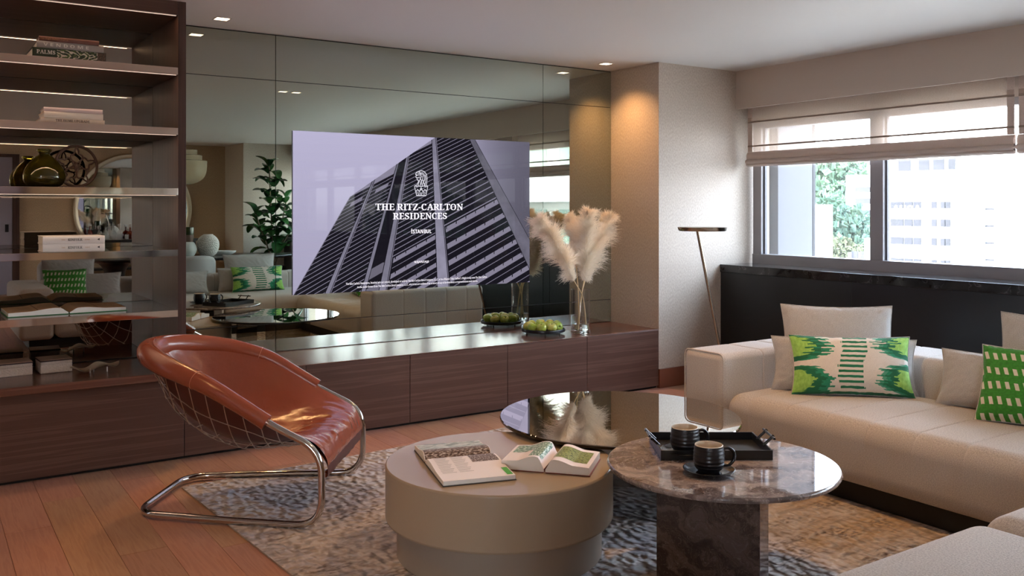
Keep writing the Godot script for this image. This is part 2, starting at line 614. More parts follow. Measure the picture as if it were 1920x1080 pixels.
func dark_marble(n: int) -> Image:
	var im := Image.create(n, n, false, Image.FORMAT_RGB8)
	var a := noise(71, 0.02, 5); var b := noise(72, 0.012, 4)
	for y in n:
		for x in n:
			var v := a.get_noise_2d(x + 30 * b.get_noise_2d(x, y), y + 30 * b.get_noise_2d(y, x))
			var g := 0.16 + 0.07 * v
			var vein := pow(1.0 - minf(1.0, absf(b.get_noise_2d(x * 1.4, y * 1.4 + 90)) * 14.0), 4.0)
			g += vein * 0.2
			im.set_pixel(x, y, Color(g, g, g * 1.01))
	return im

func blind(z0: float, z1: float, label: String):
	var x := 5.575
	var t := thing("roman_blind", label, "blind", Vector3(x, 2.4, (z0 + z1) / 2), 0.0, "")
	var w := z1 - z0
	var lin := ntex(41, 0.09, ["ddd3cb", "e8e0d9"], [0.3, 0.7], 256, 3)
	if not mats.has("blind"):
		mats.blind = mat(Color(1, 0.97, 0.95, 0.42), 0.9, 0, {"albedo_texture": lin, "transparency": 1, "backlight_enabled": true, "backlight": Color(1, 0.95, 0.9), "uv1_scale": Vector3(6, 6, 1)})
		mats.blind_fold = mat(Color(0.9, 0.86, 0.84), 0.95, 0, {"albedo_texture": lin, "backlight_enabled": true, "backlight": Color(0.5, 0.46, 0.44), "uv1_scale": Vector3(8, 3, 1)})
	var cloth := sb()
	grid(cloth, 24, 24, func(u, v):
		var y: float = -0.02 - v * 0.60
		return Vector3(0.012 * sin(v * 9.0) * v - 0.006, y, -w / 2 + u * w), false, false)
	put("cloth", cloth, mats.blind, t)
	for e in [-1, 1]:
		slab("side_hem", Vector3(-0.012, -0.6, e * (w / 2 - 0.045)), Vector3(-0.009, -0.02, e * w / 2), mats.blind_fold, t, 0.001)
	for y in [2.037, 1.846]:
		slab("batten", Vector3(-0.016, y - 2.4 - 0.006, -w / 2), Vector3(-0.006, y - 2.4 + 0.006, w / 2), mat(hexc("8f7d70"), 0.8), t, 0.003)
	# stacked folds at the hem
	for f in [[1.80, 1.725, 0.03], [1.745, 1.70, 0.042], [1.715, 1.685, 0.03]]:
		var s := sb()
		grid(s, 30, 12, func(u, v):
			var a: float = v * PI
			var yy: float = f[0] + (f[1] - f[0]) * (1 - cos(a)) / 2
			return Vector3(-f[2] * sin(a) - 0.004 * sin(u * 40.0 + f[0] * 90) * sin(a), yy - 2.4, -w / 2 - 0.004 + u * (w + 0.008)))
		grid(s, 2, 2, func(u, v): return Vector3(0.004, f[0] - 2.4 + (f[1] - f[0]) * v, w / 2 - u * w))
		put("fold", s, mats.blind_fold, t)
	slab("bottom_bar", Vector3(-0.012, 1.683 - 2.4, -w / 2), Vector3(0.002, 1.69 - 2.4, w / 2), mats.blind_fold, t, 0.002)
	for c in [0.33, 0.66]:
		var s := sb()
		tube(s, [Vector3(0.012, -0.02, -w / 2 + c * w), Vector3(0.012, -0.62, -w / 2 + c * w)], 0.0012, 5)
		put("cord", s, mats.white, t)
	slab("head_rail", Vector3(-0.015, -0.02, -w / 2), Vector3(0.02, 0.049, w / 2), mats.white, t, 0.003)

# ---------------------------------------------------------------- mirror cladding and television
func build_mirror_and_tv():
	var t := thing("mirror_cladding", "tinted mirror panels with fine dark joints cladding the wall behind the television", "mirror", Vector3(0, 0, ZM))
	slab("backing", Vector3(1.213, YC + 0.001, -0.018), Vector3(XP - 0.001, H - 0.001, -0.008), mats.black, t, 0.0)
	var xs := [1.2135, 1.909, 3.989, XP - 0.0005]
	var ys := [YC + 0.002, 0.622, 2.158, H - 0.006]
	var g := 0.002
	for i in 3:
		for j in 3:
			slab("panel", Vector3(xs[i] + g, ys[j] + g, -0.007), Vector3(xs[i + 1] - g, ys[j + 1] - g, 0.0), mats.mirror, t, 0.0)
	var tv := thing("television", "wide flush television showing a dark apartment tower and hotel residence lettering", "television", Vector3(2.9375, 1.3215, ZM + 0.001))
	slab("body", Vector3(-0.92, -0.525, 0), Vector3(0.92, 0.525, 0.008), mats.black, tv, 0.001)
	var img := tower_image(1280, 732)
	var tx := tex_image(img)
	var sm := mat(Color(0.01, 0.01, 0.012), 0.02, 0, {"emission_enabled": true, "emission": Color.BLACK, "emission_texture": tx, "emission_energy_multiplier": 0.98 / EXPOSURE, "metallic_specular": 0.19})
	var s := sb()
	quad(s, Vector3(-0.9205, -0.5255, 0.0085), Vector3(0.9205, -0.5255, 0.0085), Vector3(0.9205, 0.5265, 0.0085), Vector3(-0.9205, 0.5265, 0.0085))
	var scr := put("screen", s, sm, tv)
	var w := mat(hexc("e8e6f0"), 0.5, 0, {"emission_enabled": true, "emission": hexc("e8e6f0"), "emission_energy_multiplier": 0.9 / EXPOSURE})
	var o := Vector3(-2.9375, -1.3215, 0.0092)
	letter("THE RITZ-CARLTON", 0.683, 0.0445, Vector3(2.934, 1.3605, 0) + o, w, scr)
	letter("RESIDENCES", 0.421, 0.044, Vector3(2.934, 1.2975, 0) + o, w, scr)
	letter("İSTANBUL", 0.159, 0.033, Vector3(2.941, 1.194, 0) + o, w, scr, false, true)
	letter("NİŞANTAŞI", 0.113, 0.022, Vector3(2.943, 0.979, 0) + o, w, scr, false, true)
	letter("The Ritz-Carlton Residences, Istanbul are not owned, developed or sold by The Ritz-Carlton Hotel Company, L.L.C. or its affiliates (\"Ritz-Carlton\"). Bilgili Group uses The Ritz-Carlton", 1.10, 0.0185, Vector3(2.93, 0.8495, 0) + o, w, scr, true, false)
	letter("marks under license from The Ritz-Carlton Hotel Company, L.L.C., which has not confirmed the accuracy of any of the statements or representations made herein.", 0.94, 0.0175, Vector3(2.93, 0.8245, 0) + o, w, scr, true, false)
	var l := AreaLight3D.new()
	l.name = "light"
	scr.add_child(l)
	l.position = Vector3(0, 0, 0.015)
	l.rotation.y = PI
	l.area_size = Vector2(1.8, 1.0)
	l.light_energy = 0.12
	l.light_color = Color(0.85, 0.84, 1.0)
	l.shadow_enabled = true

func tower_image(W: int, Hh: int) -> Image:
	var im := Image.create(W, Hh, false, Image.FORMAT_RGB8)
	var E := [[.211, .401, .002, .997], [.297, .306, .115, 1.003], [.308, .298, .136, 1.005], [.397, .19, .255, .995], [.408, .181, .278, .977], [.436, .142, .326, .991], [.448, .13, .359, .973], [.545, .011, .569, .99], [.564, .004, .62, .978], [.713, .004, .999, .91], [.743, .01, .999, .689]]
	var dark := Color8(25, 23, 31)
	var line := Color8(152, 146, 168)
	var nz := noise(9, 0.01, 3)
	for y in Hh:
		var v := float(y) / Hh
		var ex := PackedFloat32Array()
		for e in E: ex.append(e[0] + (e[2] - e[0]) * (v - e[1]) / (e[3] - e[1]))
		var roof_u := 0.211 + 0.35 * (0.401 - v) / 0.402
		var lo := maxf(ex[0], roof_u) if v < 0.401 else ex[0]
		for x in W:
			var u := float(x) / W
			if u < lo or u > ex[10]:
				var k: float = 1.0 - 0.1 * v - 0.45 * smoothstep(0.5, 1.0, u)
				im.set_pixel(x, y, Color(0.735 * k, 0.715 * k, 0.83 * k))
				continue
			var i := 0
			while i < 10 and u > ex[i + 1]: i += 1
			var c := dark
			var dl := u - maxf(ex[i], lo) if i == 0 else u - ex[i]
			var dr := ex[i + 1] - u
			if i in [1, 3, 5, 7, 9]:
				var g := 0.5 + 0.05 * nz.get_noise_2d(x, y) + (0.06 if i == 7 else 0.0) - (0.08 if i == 9 else 0.0) + 0.06 * (v - 0.5)
				c = Color(g * 0.97, g * 0.945, g * 1.08)
				if dl < 0.0028 or dr < 0.0022: c = dark
			elif i in [0, 2, 6, 8]:
				var m: float = [0.88, 0, 0.88, 0, 0, 0, 0.83, 0, 0.81][i]
				var k := v + m * u
				var s0 := 0.02; var gr := 0.018; var k0 := 0.585; var thick := 9.0; var per := 0.1
				if i == 6: k0 = 0.49; s0 = 0.022; gr = 0.02; thick = 1.115; per = 0.094
				elif i == 8: k0 = 0.46; s0 = 0.022; gr = 0.045; thick = 1.09; per = 0.118
				if k > thick:
					var f := fposmod((k - thick) / per, 1.0)
					if f < 0.32 or (f > 0.62 and f < 0.66):
						var post: bool = f < 0.14 and fposmod(u * 23.0, 1.0) < 0.08
						c = dark if post or dl < 0.008 else line.darkened(0.12)
				else:
					var nn := log(1.0 + gr * maxf(0.0, k - k0) / s0) / gr
					var f := fposmod(nn, 1.0)
					if f < 0.17: c = line.darkened(0.1 + 0.25 * f)
					if nn > 2.0 and nn < 3.0 and i < 3 and dl > 0.02 and dr > 0.01: c = line.darkened(0.18)
				if dl < 0.003: c = line.darkened(0.2)
			else:
				if v > 0.82 and fposmod((v + 0.85 * u) * 9.0, 1.0) < 0.55: c = line.darkened(0.28)
			im.set_pixel(x, y, c)
	# crest: a lion's head in profile above a crown
	var K := func(p: Vector2) -> Vector2:
		return Vector2((2.887 + (p.x - 405) / 145.0 * 0.104 - 2.017) / 1.841 * W, (1.848 - 1.613 + (p.y - 55) / 250.0 * 0.176) / 1.052 * Hh)
	var strokes := [
		[[430, 98], [418, 92], [428, 74], [455, 62], [485, 55], [515, 66], [537, 92], [544, 130], [540, 175], [533, 200], [550, 206]],
		[[418, 92], [426, 104], [446, 98], [468, 100]], [[426, 104], [420, 120], [432, 128], [448, 122], [466, 118]], [[432, 128], [438, 150], [452, 152]],
		[[440, 84], [456, 80], [470, 88]], [[452, 152], [442, 178], [432, 200], [410, 206]], [[470, 88], [480, 110], [468, 140], [452, 170], [448, 205]],
		[[486, 72], [500, 100], [494, 140], [474, 175], [466, 208]], [[506, 80], [518, 112], [514, 150], [494, 182], [488, 208]], [[524, 98], [530, 135], [526, 170], [512, 206]],
		[[500, 150], [508, 180], [524, 204]], [[470, 130], [484, 160], [478, 190]], [[455, 66], [470, 76], [484, 92]], [[410, 206], [430, 214], [450, 206], [478, 214], [505, 206], [530, 214], [550, 206]],
		[[405, 212], [430, 304], [530, 304], [550, 212]], [[428, 276], [534, 276]], [[420, 262], [440, 240], [460, 264], [478, 226], [498, 264], [520, 240], [540, 262]], [[478, 222], [478, 246]], [[468, 234], [488, 234]],
		[[444, 290], [456, 290]], [[472, 290], [486, 290]], [[504, 290], [516, 290]], [[432, 300], [530, 300]]]
	for st in strokes:
		for q in st.size() - 1:
			var a: Vector2 = K.call(Vector2(st[q][0], st[q][1]))
			var b: Vector2 = K.call(Vector2(st[q + 1][0], st[q + 1][1]))
			var n := int(a.distance_to(b) * 2) + 1
			for k in n + 1:
				var p := a.lerp(b, float(k) / n)
				im.fill_rect(Rect2i(roundi(p.x - 1.4), roundi(p.y - 1.4), 3, 3), Color8(226, 223, 234))
	return im

# ---------------------------------------------------------------- console
func build_console():
	var xs := [-0.9, 0.15, 1.217, 1.898, 2.574, 3.302, 3.978, XP]
	var lab := ["low dark wood cabinet unit under the far left of the shelves", "low dark wood cabinet unit under the shelves, left of the leather chair", "low dark wood cabinet unit directly behind the leather chair", "low dark wood cabinet unit just right of the leather chair's back", "low dark wood cabinet unit under the left half of the television", "low dark wood cabinet unit below the apples", "low dark wood cabinet unit against the corner pier, right of the vase"]
	for i in 7:
		var t := thing("console_cabinet", lab[i], "cabinet", Vector3(xs[i], 0, 0), 0.0, "")
		var w: float = xs[i + 1] - xs[i]
		slab("carcass", Vector3(0.002, 0.022, ZM + 0.002), Vector3(w - 0.002, 0.418, ZC - 0.022), mats.black, t, 0.0)
		slab("plinth", Vector3(0.0, 0.0, ZM + 0.02), Vector3(w, 0.022, ZC - 0.03), mats.black, t, 0.0)
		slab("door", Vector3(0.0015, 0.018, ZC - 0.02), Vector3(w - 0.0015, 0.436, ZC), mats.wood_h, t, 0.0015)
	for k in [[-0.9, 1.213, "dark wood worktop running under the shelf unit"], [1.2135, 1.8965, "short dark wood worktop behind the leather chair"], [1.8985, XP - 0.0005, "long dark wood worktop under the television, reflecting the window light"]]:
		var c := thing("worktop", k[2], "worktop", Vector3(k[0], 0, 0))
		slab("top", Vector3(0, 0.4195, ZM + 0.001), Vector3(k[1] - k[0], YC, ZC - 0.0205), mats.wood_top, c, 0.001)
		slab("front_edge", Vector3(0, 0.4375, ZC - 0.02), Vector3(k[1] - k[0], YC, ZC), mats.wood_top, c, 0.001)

# ---------------------------------------------------------------- shelf unit
const ZS := -4.941
func build_shelves():
	var X0 := -0.9
	var X1 := 1.172
	var t := thing("shelf_unit", "tall dark wood shelf unit with mirror back and lit glass shelves on the left", "shelves", Vector3(0, YC, 0))
	var o := Vector3(0, -YC, 0)
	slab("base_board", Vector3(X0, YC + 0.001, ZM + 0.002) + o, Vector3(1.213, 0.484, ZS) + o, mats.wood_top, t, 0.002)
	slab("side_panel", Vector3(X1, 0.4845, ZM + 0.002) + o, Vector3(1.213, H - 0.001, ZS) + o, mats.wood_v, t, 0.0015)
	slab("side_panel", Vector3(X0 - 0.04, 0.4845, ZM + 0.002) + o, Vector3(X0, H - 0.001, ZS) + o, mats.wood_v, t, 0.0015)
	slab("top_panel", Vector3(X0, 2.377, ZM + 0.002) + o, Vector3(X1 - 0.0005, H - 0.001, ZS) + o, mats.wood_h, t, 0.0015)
	slab("mirror_back", Vector3(X0, 0.485, ZM - 0.006) + o, Vector3(X1, 2.376, ZM) + o, mats.mirror_brown, t, 0.0)
	slab("mirror_edge", Vector3(X0, 0.4845, ZM + 0.0005) + o, Vector3(X1, 0.489, ZM + 0.003) + o, mats.black, t, 0.0)
	var shelf_m := mat(hexc("2a201b"), 0.07, 0.0, {"metallic_specular": 0.75})
	var edge_m := mat(Color(0.80, 0.72, 0.67), 0.32, 0.9)
	var edge_clear := mat(Color(0.80, 0.75, 0.71), 0.06, 1.0)
	var glass_shelf := mat(Color(0.30, 0.26, 0.23, 0.30), 0.0, 0, {"transparency": 1, "metallic_specular": 0.7})
	var ys := [2.097, 1.777, 1.457, 1.132, 0.812, 2.413]
	for i in 6:
		var y: float = ys[i]
		var th := 0.036
		if i < 5:
			var sh := Node3D.new()
			sh.name = "shelf"
			t.add_child(sh, true)
			sh.position = Vector3(0, y - YC, 0)
			slab("shelf_board", Vector3(X0, -th if i <= 2 else -0.012, ZM + 0.008), Vector3(X1 - 0.0005, 0.0, ZS - 0.0045), glass_shelf if i > 2 else (mats.wood_h if i < 2 else shelf_m), sh, 0.001)
			slab("front_trim", Vector3(X0, -th, ZS - 0.004), Vector3(X1 - 0.0005, 0.0, ZS), edge_m if i < 2 else edge_clear, sh, 0.001)
			slab("joint", Vector3(X0, (-th if i <= 2 else -0.012) - 0.001, ZM + 0.0005), Vector3(X1 - 0.0005, 0.001, ZM + 0.0075), mats.black, sh, 0.0)
		if i == 3 or i == 4: continue
		var led := slab("led_strip", Vector3(X0 + 0.01, y - th - 0.0035 - YC, ZS - 0.024), Vector3(X1 - 0.006, y - th - 0.0005 - YC, ZS - 0.016), mats.led, t, 0.0)
		var l := AreaLight3D.new()
		l.name = "light"
		led.add_child(l)
		l.position = Vector3(0, -0.004, 0)
		l.rotation.x = -PI / 2
		l.area_size = Vector2(2.0, 0.008)
		l.light_energy = LED
		l.light_color = Color(1.0, 0.83, 0.68)
		l.area_range = 6
		l.shadow_enabled = true
	shelf_things()

const LED := 0.065

# a closed book lying flat; its spine faces +z, its node is at the middle of the spine's foot
func book(label: String, L: float, D: float, T: float, cover: Material, at: Vector3, turn: float, group: String) -> Node3D:
	var t := thing("book", label, "book", at, turn, group)
	var c := sb()
	var b := 0.0025
	rbox(c, Vector3(0, T - b / 2, -D / 2), Vector3(L, b, D), 0.0008)
	rbox(c, Vector3(0, b / 2, -D / 2), Vector3(L, b, D), 0.0008)
	grid(c, 10, 2, func(u, v):
		var a: float = (u - 0.5) * PI
		return Vector3((v - 0.5) * L, T / 2 - sin(a) * T / 2, 0.004 * cos(a) - 0.001))
	for e in [-1, 1]:
		quad(c, Vector3(e * L / 2, 0, -0.002), Vector3(e * L / 2, 0, 0.0), Vector3(e * L / 2, T, 0.0), Vector3(e * L / 2, T, -0.002))
	put("cover", c, cover, t)
	var p := sb()
	rbox(p, Vector3(0, T / 2, -D / 2 + 0.001), Vector3(L - 0.008, T - 2 * b - 0.0004, D - 0.008), 0.0006)
	put("page_block", p, mats.paper, t)
	return t

func shelf_things():
	var z := -4.975
	var g1 := "books stacked on the top shelf"
	var y := 2.098
	var im := Image.create(256, 32, false, Image.FORMAT_RGB8)
	var nz := noise(12, 0.05, 3)
	for yy in 32:
		for x in 256:
			var c := Color8(36, 48, 30).lerp(Color8(52, 66, 40), nz.get_noise_2d(x, yy * 2) + 0.5)
			if x > 82:
				var q := absf(yy - 26.0 + 0.09 * (x - 90.0)) * 2.2 + x
				if fposmod(q * 0.038 + nz.get_noise_2d(x * 0.5, yy * 0.6) * 0.8, 1.0) < 0.36: c = Color8(214, 204, 182)
				elif nz.get_noise_2d(x, yy + 200) > 0.1: c = Color8(88, 104, 52)
			if x > 225: c = Color8(110, 86, 62).lerp(Color8(60, 44, 34), nz.get_noise_2d(x * 3, yy * 3) + 0.5)
			im.set_pixel(x, yy, c)
	var green := mat(hexc("2b3a24"), 0.5)
	var b := book("thick green book with palm leaves on its spine, lowest on the top shelf", 0.335, 0.25, 0.047, green, Vector3(0.657, y, z), 0.02, g1)
	var s := sb()
	grid(s, 10, 1, func(u, v):
		var a: float = (u - 0.5) * PI
		return Vector3((v - 0.5) * 0.333, 0.0235 - sin(a) * 0.0232, 0.0042 * cos(a) - 0.0007), false, false, 1, 1)
	var pm := mat(Color.WHITE, 0.5, 0, {"albedo_texture": tex_image(im)})
	var q := sb()
	quad(q, Vector3(-0.166, 0.003, 0.0033), Vector3(0.166, 0.003, 0.0033), Vector3(0.166, 0.0445, 0.0033), Vector3(-0.166, 0.0445, 0.0033))
	put("spine_print", q, pm, b)
	var tw := mat(hexc("e6e0cf"), 0.6)
	letter("PALMS", 0.083, 0.019, Vector3(-0.108, 0.026, 0.0048), tw, b)
	b = book("grey book with widely spaced pale capitals, middle of the stack on the top shelf", 0.305, 0.24, 0.034, mat(hexc("9c938c"), 0.6), Vector3(0.661, y + 0.0475, z), 0.0, g1)
	letter("V E N D O M E", 0.205, 0.015, Vector3(-0.02, 0.017, 0.0034), mat(hexc("d9d2c8"), 0.5), b, false)
	b = book("thin brown book, topmost of the stack on the top shelf", 0.272, 0.22, 0.023, mat(hexc("70463c"), 0.55), Vector3(0.655, y + 0.082, z), -0.02, g1)
	letter("The Night Before BAFTA", 0.125, 0.012, Vector3(-0.068, 0.0115, 0.0034), mats.inkgold, b, true, false)

	y = 1.778
	var g2 := "books stacked on the second shelf from the top"
	b = book("cream paperback with brown capitals, bottom of the stack on the second shelf", 0.292, 0.22, 0.022, mat(hexc("e2cdb4"), 0.6), Vector3(0.672, y, z), 0.0, g2)
	letter("THE HOME UPGRADE", 0.155, 0.0115, Vector3(-0.002, 0.0115, 0.0034), mat(hexc("4b372c"), 0.7), b)
	b = book("plain cream book, middle of the stack on the second shelf", 0.270, 0.215, 0.031, mat(hexc("ecdcc8"), 0.6), Vector3(0.676, y + 0.0225, z), 0.015, g2)
	b = book("slim pale pink book, topmost of the stack on the second shelf", 0.268, 0.205, 0.021, mat(hexc("e0c8c2"), 0.6), Vector3(0.674, y + 0.054, z), -0.02, g2)

	# olive glass vase
	y = 1.457
	var v := thing("glass_vase", "squat olive green glass vase with a short rolled neck on the middle shelf", "vase", Vector3(0.563, y + 0.0005, -5.16))
	var og := mat(Color(0.62, 0.59, 0.26, 0.04), 0.03, 0, {"refraction_enabled": true, "refraction_scale": 0.05, "transparency": 1})
	var outp := smooth_prof([Vector2(0.0, 0.0), Vector2(0.05, 0.001), Vector2(0.082, 0.014), Vector2(0.098, 0.045), Vector2(0.093, 0.085), Vector2(0.07, 0.125), Vector2(0.04, 0.157), Vector2(0.0255, 0.168), Vector2(0.026, 0.178), Vector2(0.033, 0.186), Vector2(0.034, 0.194), Vector2(0.03, 0.198), Vector2(0.025, 0.197)], 5)
	var inp := smooth_prof([Vector2(0.025, 0.197), Vector2(0.0205, 0.188), Vector2(0.02, 0.172), Vector2(0.034, 0.153), Vector2(0.064, 0.122), Vector2(0.087, 0.084), Vector2(0.092, 0.046), Vector2(0.077, 0.02), Vector2(0.045, 0.009), Vector2(0.0, 0.008)], 5)
	s = sb()
	lathe(s, outp, 56)
	lathe(s, inp, 56)
	put("glass_body", s, og, v)

	# round pierced ornament on a foot
	var w := thing("ornament", "round pierced bronze ornament with a four-petal tracery standing behind the vase", "ornament", Vector3(0.732, y + 0.0005, -5.30), 0.25)
	var br := mat(hexc("5b443a"), 0.55, 0.25)
	slab("foot", Vector3(-0.085, 0, -0.035), Vector3(0.085, 0.011, 0.035), br, w, 0.002)
	s = sb()
	var R := 0.108
	var c0 := Vector3(0, 0.011 + R, 0)
	var ringp := []
	for i in 64: ringp.append(c0 + Vector3(cos(i * TAU / 64), sin(i * TAU / 64), 0) * R)
	tube(s, ringp, 0.0075, 8, true)
	put("outer_ring", s, br, w)
	for k in 5:
		s = sb()
		var a := PI / 2 + k * TAU / 5
		var dirv := Vector3(cos(a), sin(a), 0)
		var sd := Vector3(-sin(a), cos(a), 0)
		for m in [-1, 1]:
			var pts := []
			var ctl := [c0 + dirv * 0.016, c0 + dirv * 0.034 + sd * 0.026 * m, c0 + dirv * 0.056 + sd * 0.030 * m, c0 + dirv * 0.066 + sd * 0.012 * m, c0 + dirv * 0.082 + sd * 0.010 * m, c0 + dirv * 0.104]
			for i in 26: pts.append(cr3(ctl, i * 0.2))
			tube(s, pts, 0.0042, 6)
		put("petal", s, br, w)
	s = sb()
	var hub := []
	for i in 9: hub.append(Vector2(sin(i * PI / 8) * 0.016 + 0.0001, -cos(i * PI / 8) * 0.010))
	lathe(s, hub, 20)
	var hb := put("hub", s, br, w, c0)
	hb.rotation.x = PI / 2

	y = 1.133
	for k in 2:
		b = book(["lower of two white books with small black lettering on the fourth shelf", "upper of two white books with small black lettering on the fourth shelf"][k], 0.283, 0.225, 0.039, mat(hexc("e8e2dc"), 0.6), Vector3(0.677, y + 0.0395 * k, z), 0.0 if k == 0 else 0.004, "white books on the fourth shelf")
		letter("KINFOLK", 0.066, 0.012, Vector3(0.004, 0.021, 0.0034), mats.ink, b)
		letter("THE", 0.017, 0.005, Vector3(-0.05, 0.021, 0.0034), mats.inkgold, b, true, false)
		letter(["TABLE", "HOME"][k], 0.023, 0.005, Vector3(0.06, 0.021, 0.0034), mats.inkgold, b, true, false)
		s = sb()
		prism(s, PackedVector2Array([Vector2(0.105, 0.021), Vector2(0.117, 0.015), Vector2(0.117, 0.027)]), 0.0006, Transform3D(Basis(), Vector3(0, 0, 0.0034)))
		put("printed_mark", s, mats.ink, b)

	open_book("open_book", "large open book with green cover and tan printed pages on the lowest glass shelf", Vector3(0.665, 0.8125, -5.06), 0.03, 0.27, 0.30, 0.024, hexc("3f8d5c"), hexc("c9a67e"), 1)

	# two lidded boxes and a leaf dish on the base board
	var cream := mat(hexc("e6d4c4"), 0.75, 0, {"normal_enabled": true, "normal_texture": ntnormal(55, 0.05, 6.0), "uv1_triplanar": true, "uv1_scale": Vector3(6, 6, 6)})
	var lid_m := mat(hexc("c79e84"), 0.55)
	for k in 2:
		var bx := thing("lidded_box", ["cream box with a tan wooden lid at the left edge of the base board", "cream box with a tan wooden lid beside the leaf dish"][k], "box", Vector3([0.412, 0.628][k], 0.4845, -5.345), 0.06, "")
		var L: float = [0.21, 0.152][k]
		s = sb(); rbox(s, Vector3(0, 0.023, 0), Vector3(L, 0.046, 0.15), 0.004, 2)
		put("box_body", s, cream, bx)
		s = sb(); rbox(s, Vector3(0, 0.0535, 0), Vector3(L, 0.014, 0.15), 0.003, 2)
		put("lid_rim", s, cream, bx)
		s = sb(); rbox(s, Vector3(0, 0.0640, 0), Vector3(L + 0.004, 0.006, 0.154), 0.001)
		put("lid_edge", s, mat(hexc("3b241c"), 0.6), bx)
		s = sb(); rbox(s, Vector3(0, 0.0685, 0), Vector3(L, 0.003, 0.15), 0.001)
		put("lid", s, lid_m, bx)
	var lf := thing("leaf_dish", "wavy cream leaf shaped dish on small white legs, right of the boxes", "dish", Vector3(0.802, 0.4845, -5.165), 0.12)
	s = sb()
	for side in [1, -1]:
		grid(s, 40, 14, func(u, v):
			var a: float = u * 2 - 1
			var bb2: float = (v * 2 - 1) * side
			var wd: float = 0.058 * pow(maxf(0.0, 1 - absf(a * a * a)), 0.6) * (1 + 0.15 * sin(a * 9))
			var yy: float = 0.024 + 0.014 * sin(a * 5.2 + 0.4) + 0.020 * maxf(0.0, a) * maxf(0.0, a) * 1.2 + bb2 * bb2 * 0.006 + side * 0.002
			return Vector3(a * 0.125, yy, bb2 * wd + 0.01 * sin(a * 4)))
	put("bowl", s, mat(hexc("d8c7ae"), 0.45), lf)
	for p in [[-0.03, 0.02], [0.055, 0.02], [0.0, -0.025]]:
		s = sb(); tube(s, [Vector3(p[0], 0, p[1]), Vector3(p[0], 0.026, p[1])], 0.0035, 8)
		put("leg", s, mats.white, lf)

# an open book; its node lies under the middle of the near edge of the spine, pages spread along x, the head of the pages towards -z
func open_book(n: String, label: String, at: Vector3, turn: float, half_w: float, depth: float, th: float, cover: Color, page: Color, style: int, left_share := 1.0) -> Node3D:
	var t := thing(n, label, "book", at, turn)
	var cm := mat(cover, 0.55)
	var pg := mat(page, 0.8)
	var edge := mat(hexc("e4ded6") if style != 1 else hexc("e9e6de"), 0.85)
	for sd in [-1, 1]:
		var halfw := half_w * (left_share if sd == -1 else 1.0)
		var s := sb()
		rbox(s, Vector3(sd * (halfw / 2 + 0.006), 0.0015, -depth / 2), Vector3(halfw + 0.004, 0.003, depth + 0.006), 0.001)
		put("cover_board", s, cm, t)
		var tl: float = th * ([1.0 if style != 3 else 1.25, 0.85 if style != 3 else 1.1][0 if sd == -1 else 1])
		var top := func(a: float) -> float: return 0.0035 + tl * (0.72 + 0.5 * sin(minf(1.0, a * 1.6) * PI) * (1 - a) + 0.28 * (1 - a) * minf(1.0, a * 7.0)) * minf(1.0, 0.35 + a * 6.0)
		s = sb()
		grid(s, 22, 6, func(u, v):
			var a: float = u if sd == 1 else 1 - u
			return Vector3(sd * (0.003 + a * halfw), top.call(a), -v * depth), false, false)
		put("page", s, pg, t)
		s = sb()
		for zz in [0.0, -depth]:
			for i in 22:
				var a0 := i / 22.0; var a1 := (i + 1) / 22.0
				var A := Vector3(sd * (0.003 + a0 * halfw), 0.0031, zz); var B := Vector3(sd * (0.003 + a1 * halfw), 0.0031, zz)
				var C := Vector3(B.x, top.call(a1), zz); var Dd := Vector3(A.x, top.call(a0), zz)
				if (sd == 1) == (zz == 0.0): quad(s, A, B, C, Dd)
				else: quad(s, B, A, Dd, C)
		var xe: float = sd * (0.003 + halfw)
		if sd == 1: quad(s, Vector3(xe, 0.0031, 0), Vector3(xe, 0.0031, -depth), Vector3(xe, top.call(1.0), -depth), Vector3(xe, top.call(1.0), 0))
		else: quad(s, Vector3(xe, 0.0031, -depth), Vector3(xe, 0.0031, 0), Vector3(xe, top.call(1.0), 0), Vector3(xe, top.call(1.0), -depth))
		put("page_block", s, edge, t)
		# printed matter lies on the page
		var patch := func(nm: String, a0: float, a1: float, v0: float, v1: float, m: Material):
			var q := sb()
			grid(q, 12, 3, func(u, v):
				var a: float = a0 + (a1 - a0) * (u if sd == 1 else 1 - u)
				return Vector3(sd * (0.003 + a * halfw), top.call(a) + 0.0006, -(v0 + (v1 - v0) * v) * depth), false, false, 1, -1)
			put(nm, q, m, t)
		if style == 1:
			var ink := mat(hexc("9d7a56"), 0.8)
			for r in 5: patch.call("text_line", 0.12, 0.4 + 0.05 * ((r * 3) % 4), 0.2 + r * 0.11, 0.225 + r * 0.11, ink)
			patch.call("printed_rule", 0.5, 0.515, 0.06, 0.94, mat(hexc("6e4f38"), 0.8))
			for r in 4: patch.call("text_line", 0.58, 0.9 - 0.06 * (r % 3), 0.3 + r * 0.12, 0.33 + r * 0.12, ink)
		elif style == 2:
			if sd == -1:
				patch.call("photo", 0.36, 0.99, 0.01, 0.99, mats.mistphoto)
				patch.call("photo", 0.0, 0.36, 0.01, 0.99, mats.mossphoto)
			else:
				patch.call("photo", 0.05, 0.42, 0.58, 0.97, mats.mossphoto)
				for cidx in 2:
					for r in 13: patch.call("text_line", 0.16 + r * 0.045, 0.172 + r * 0.045, 0.07 + cidx * 0.24, 0.27 + cidx * 0.24 - 0.02 * (r % 3), mats.greytext)
				patch.call("printed_tab", 0.68, 0.96, 0.90, 0.985, mat(hexc("4fae46"), 0.6))
		else:
			if sd == -1:
				patch.call("photo", 0.08, 0.93, 0.5, 0.95, mats.leafphoto)
				patch.call("photo", 0.08, 0.40, 0.08, 0.95, mats.leafphoto)
			else:
				patch.call("photo", 0.12, 0.9, 0.2, 0.86, mats.grassphoto)
	return t

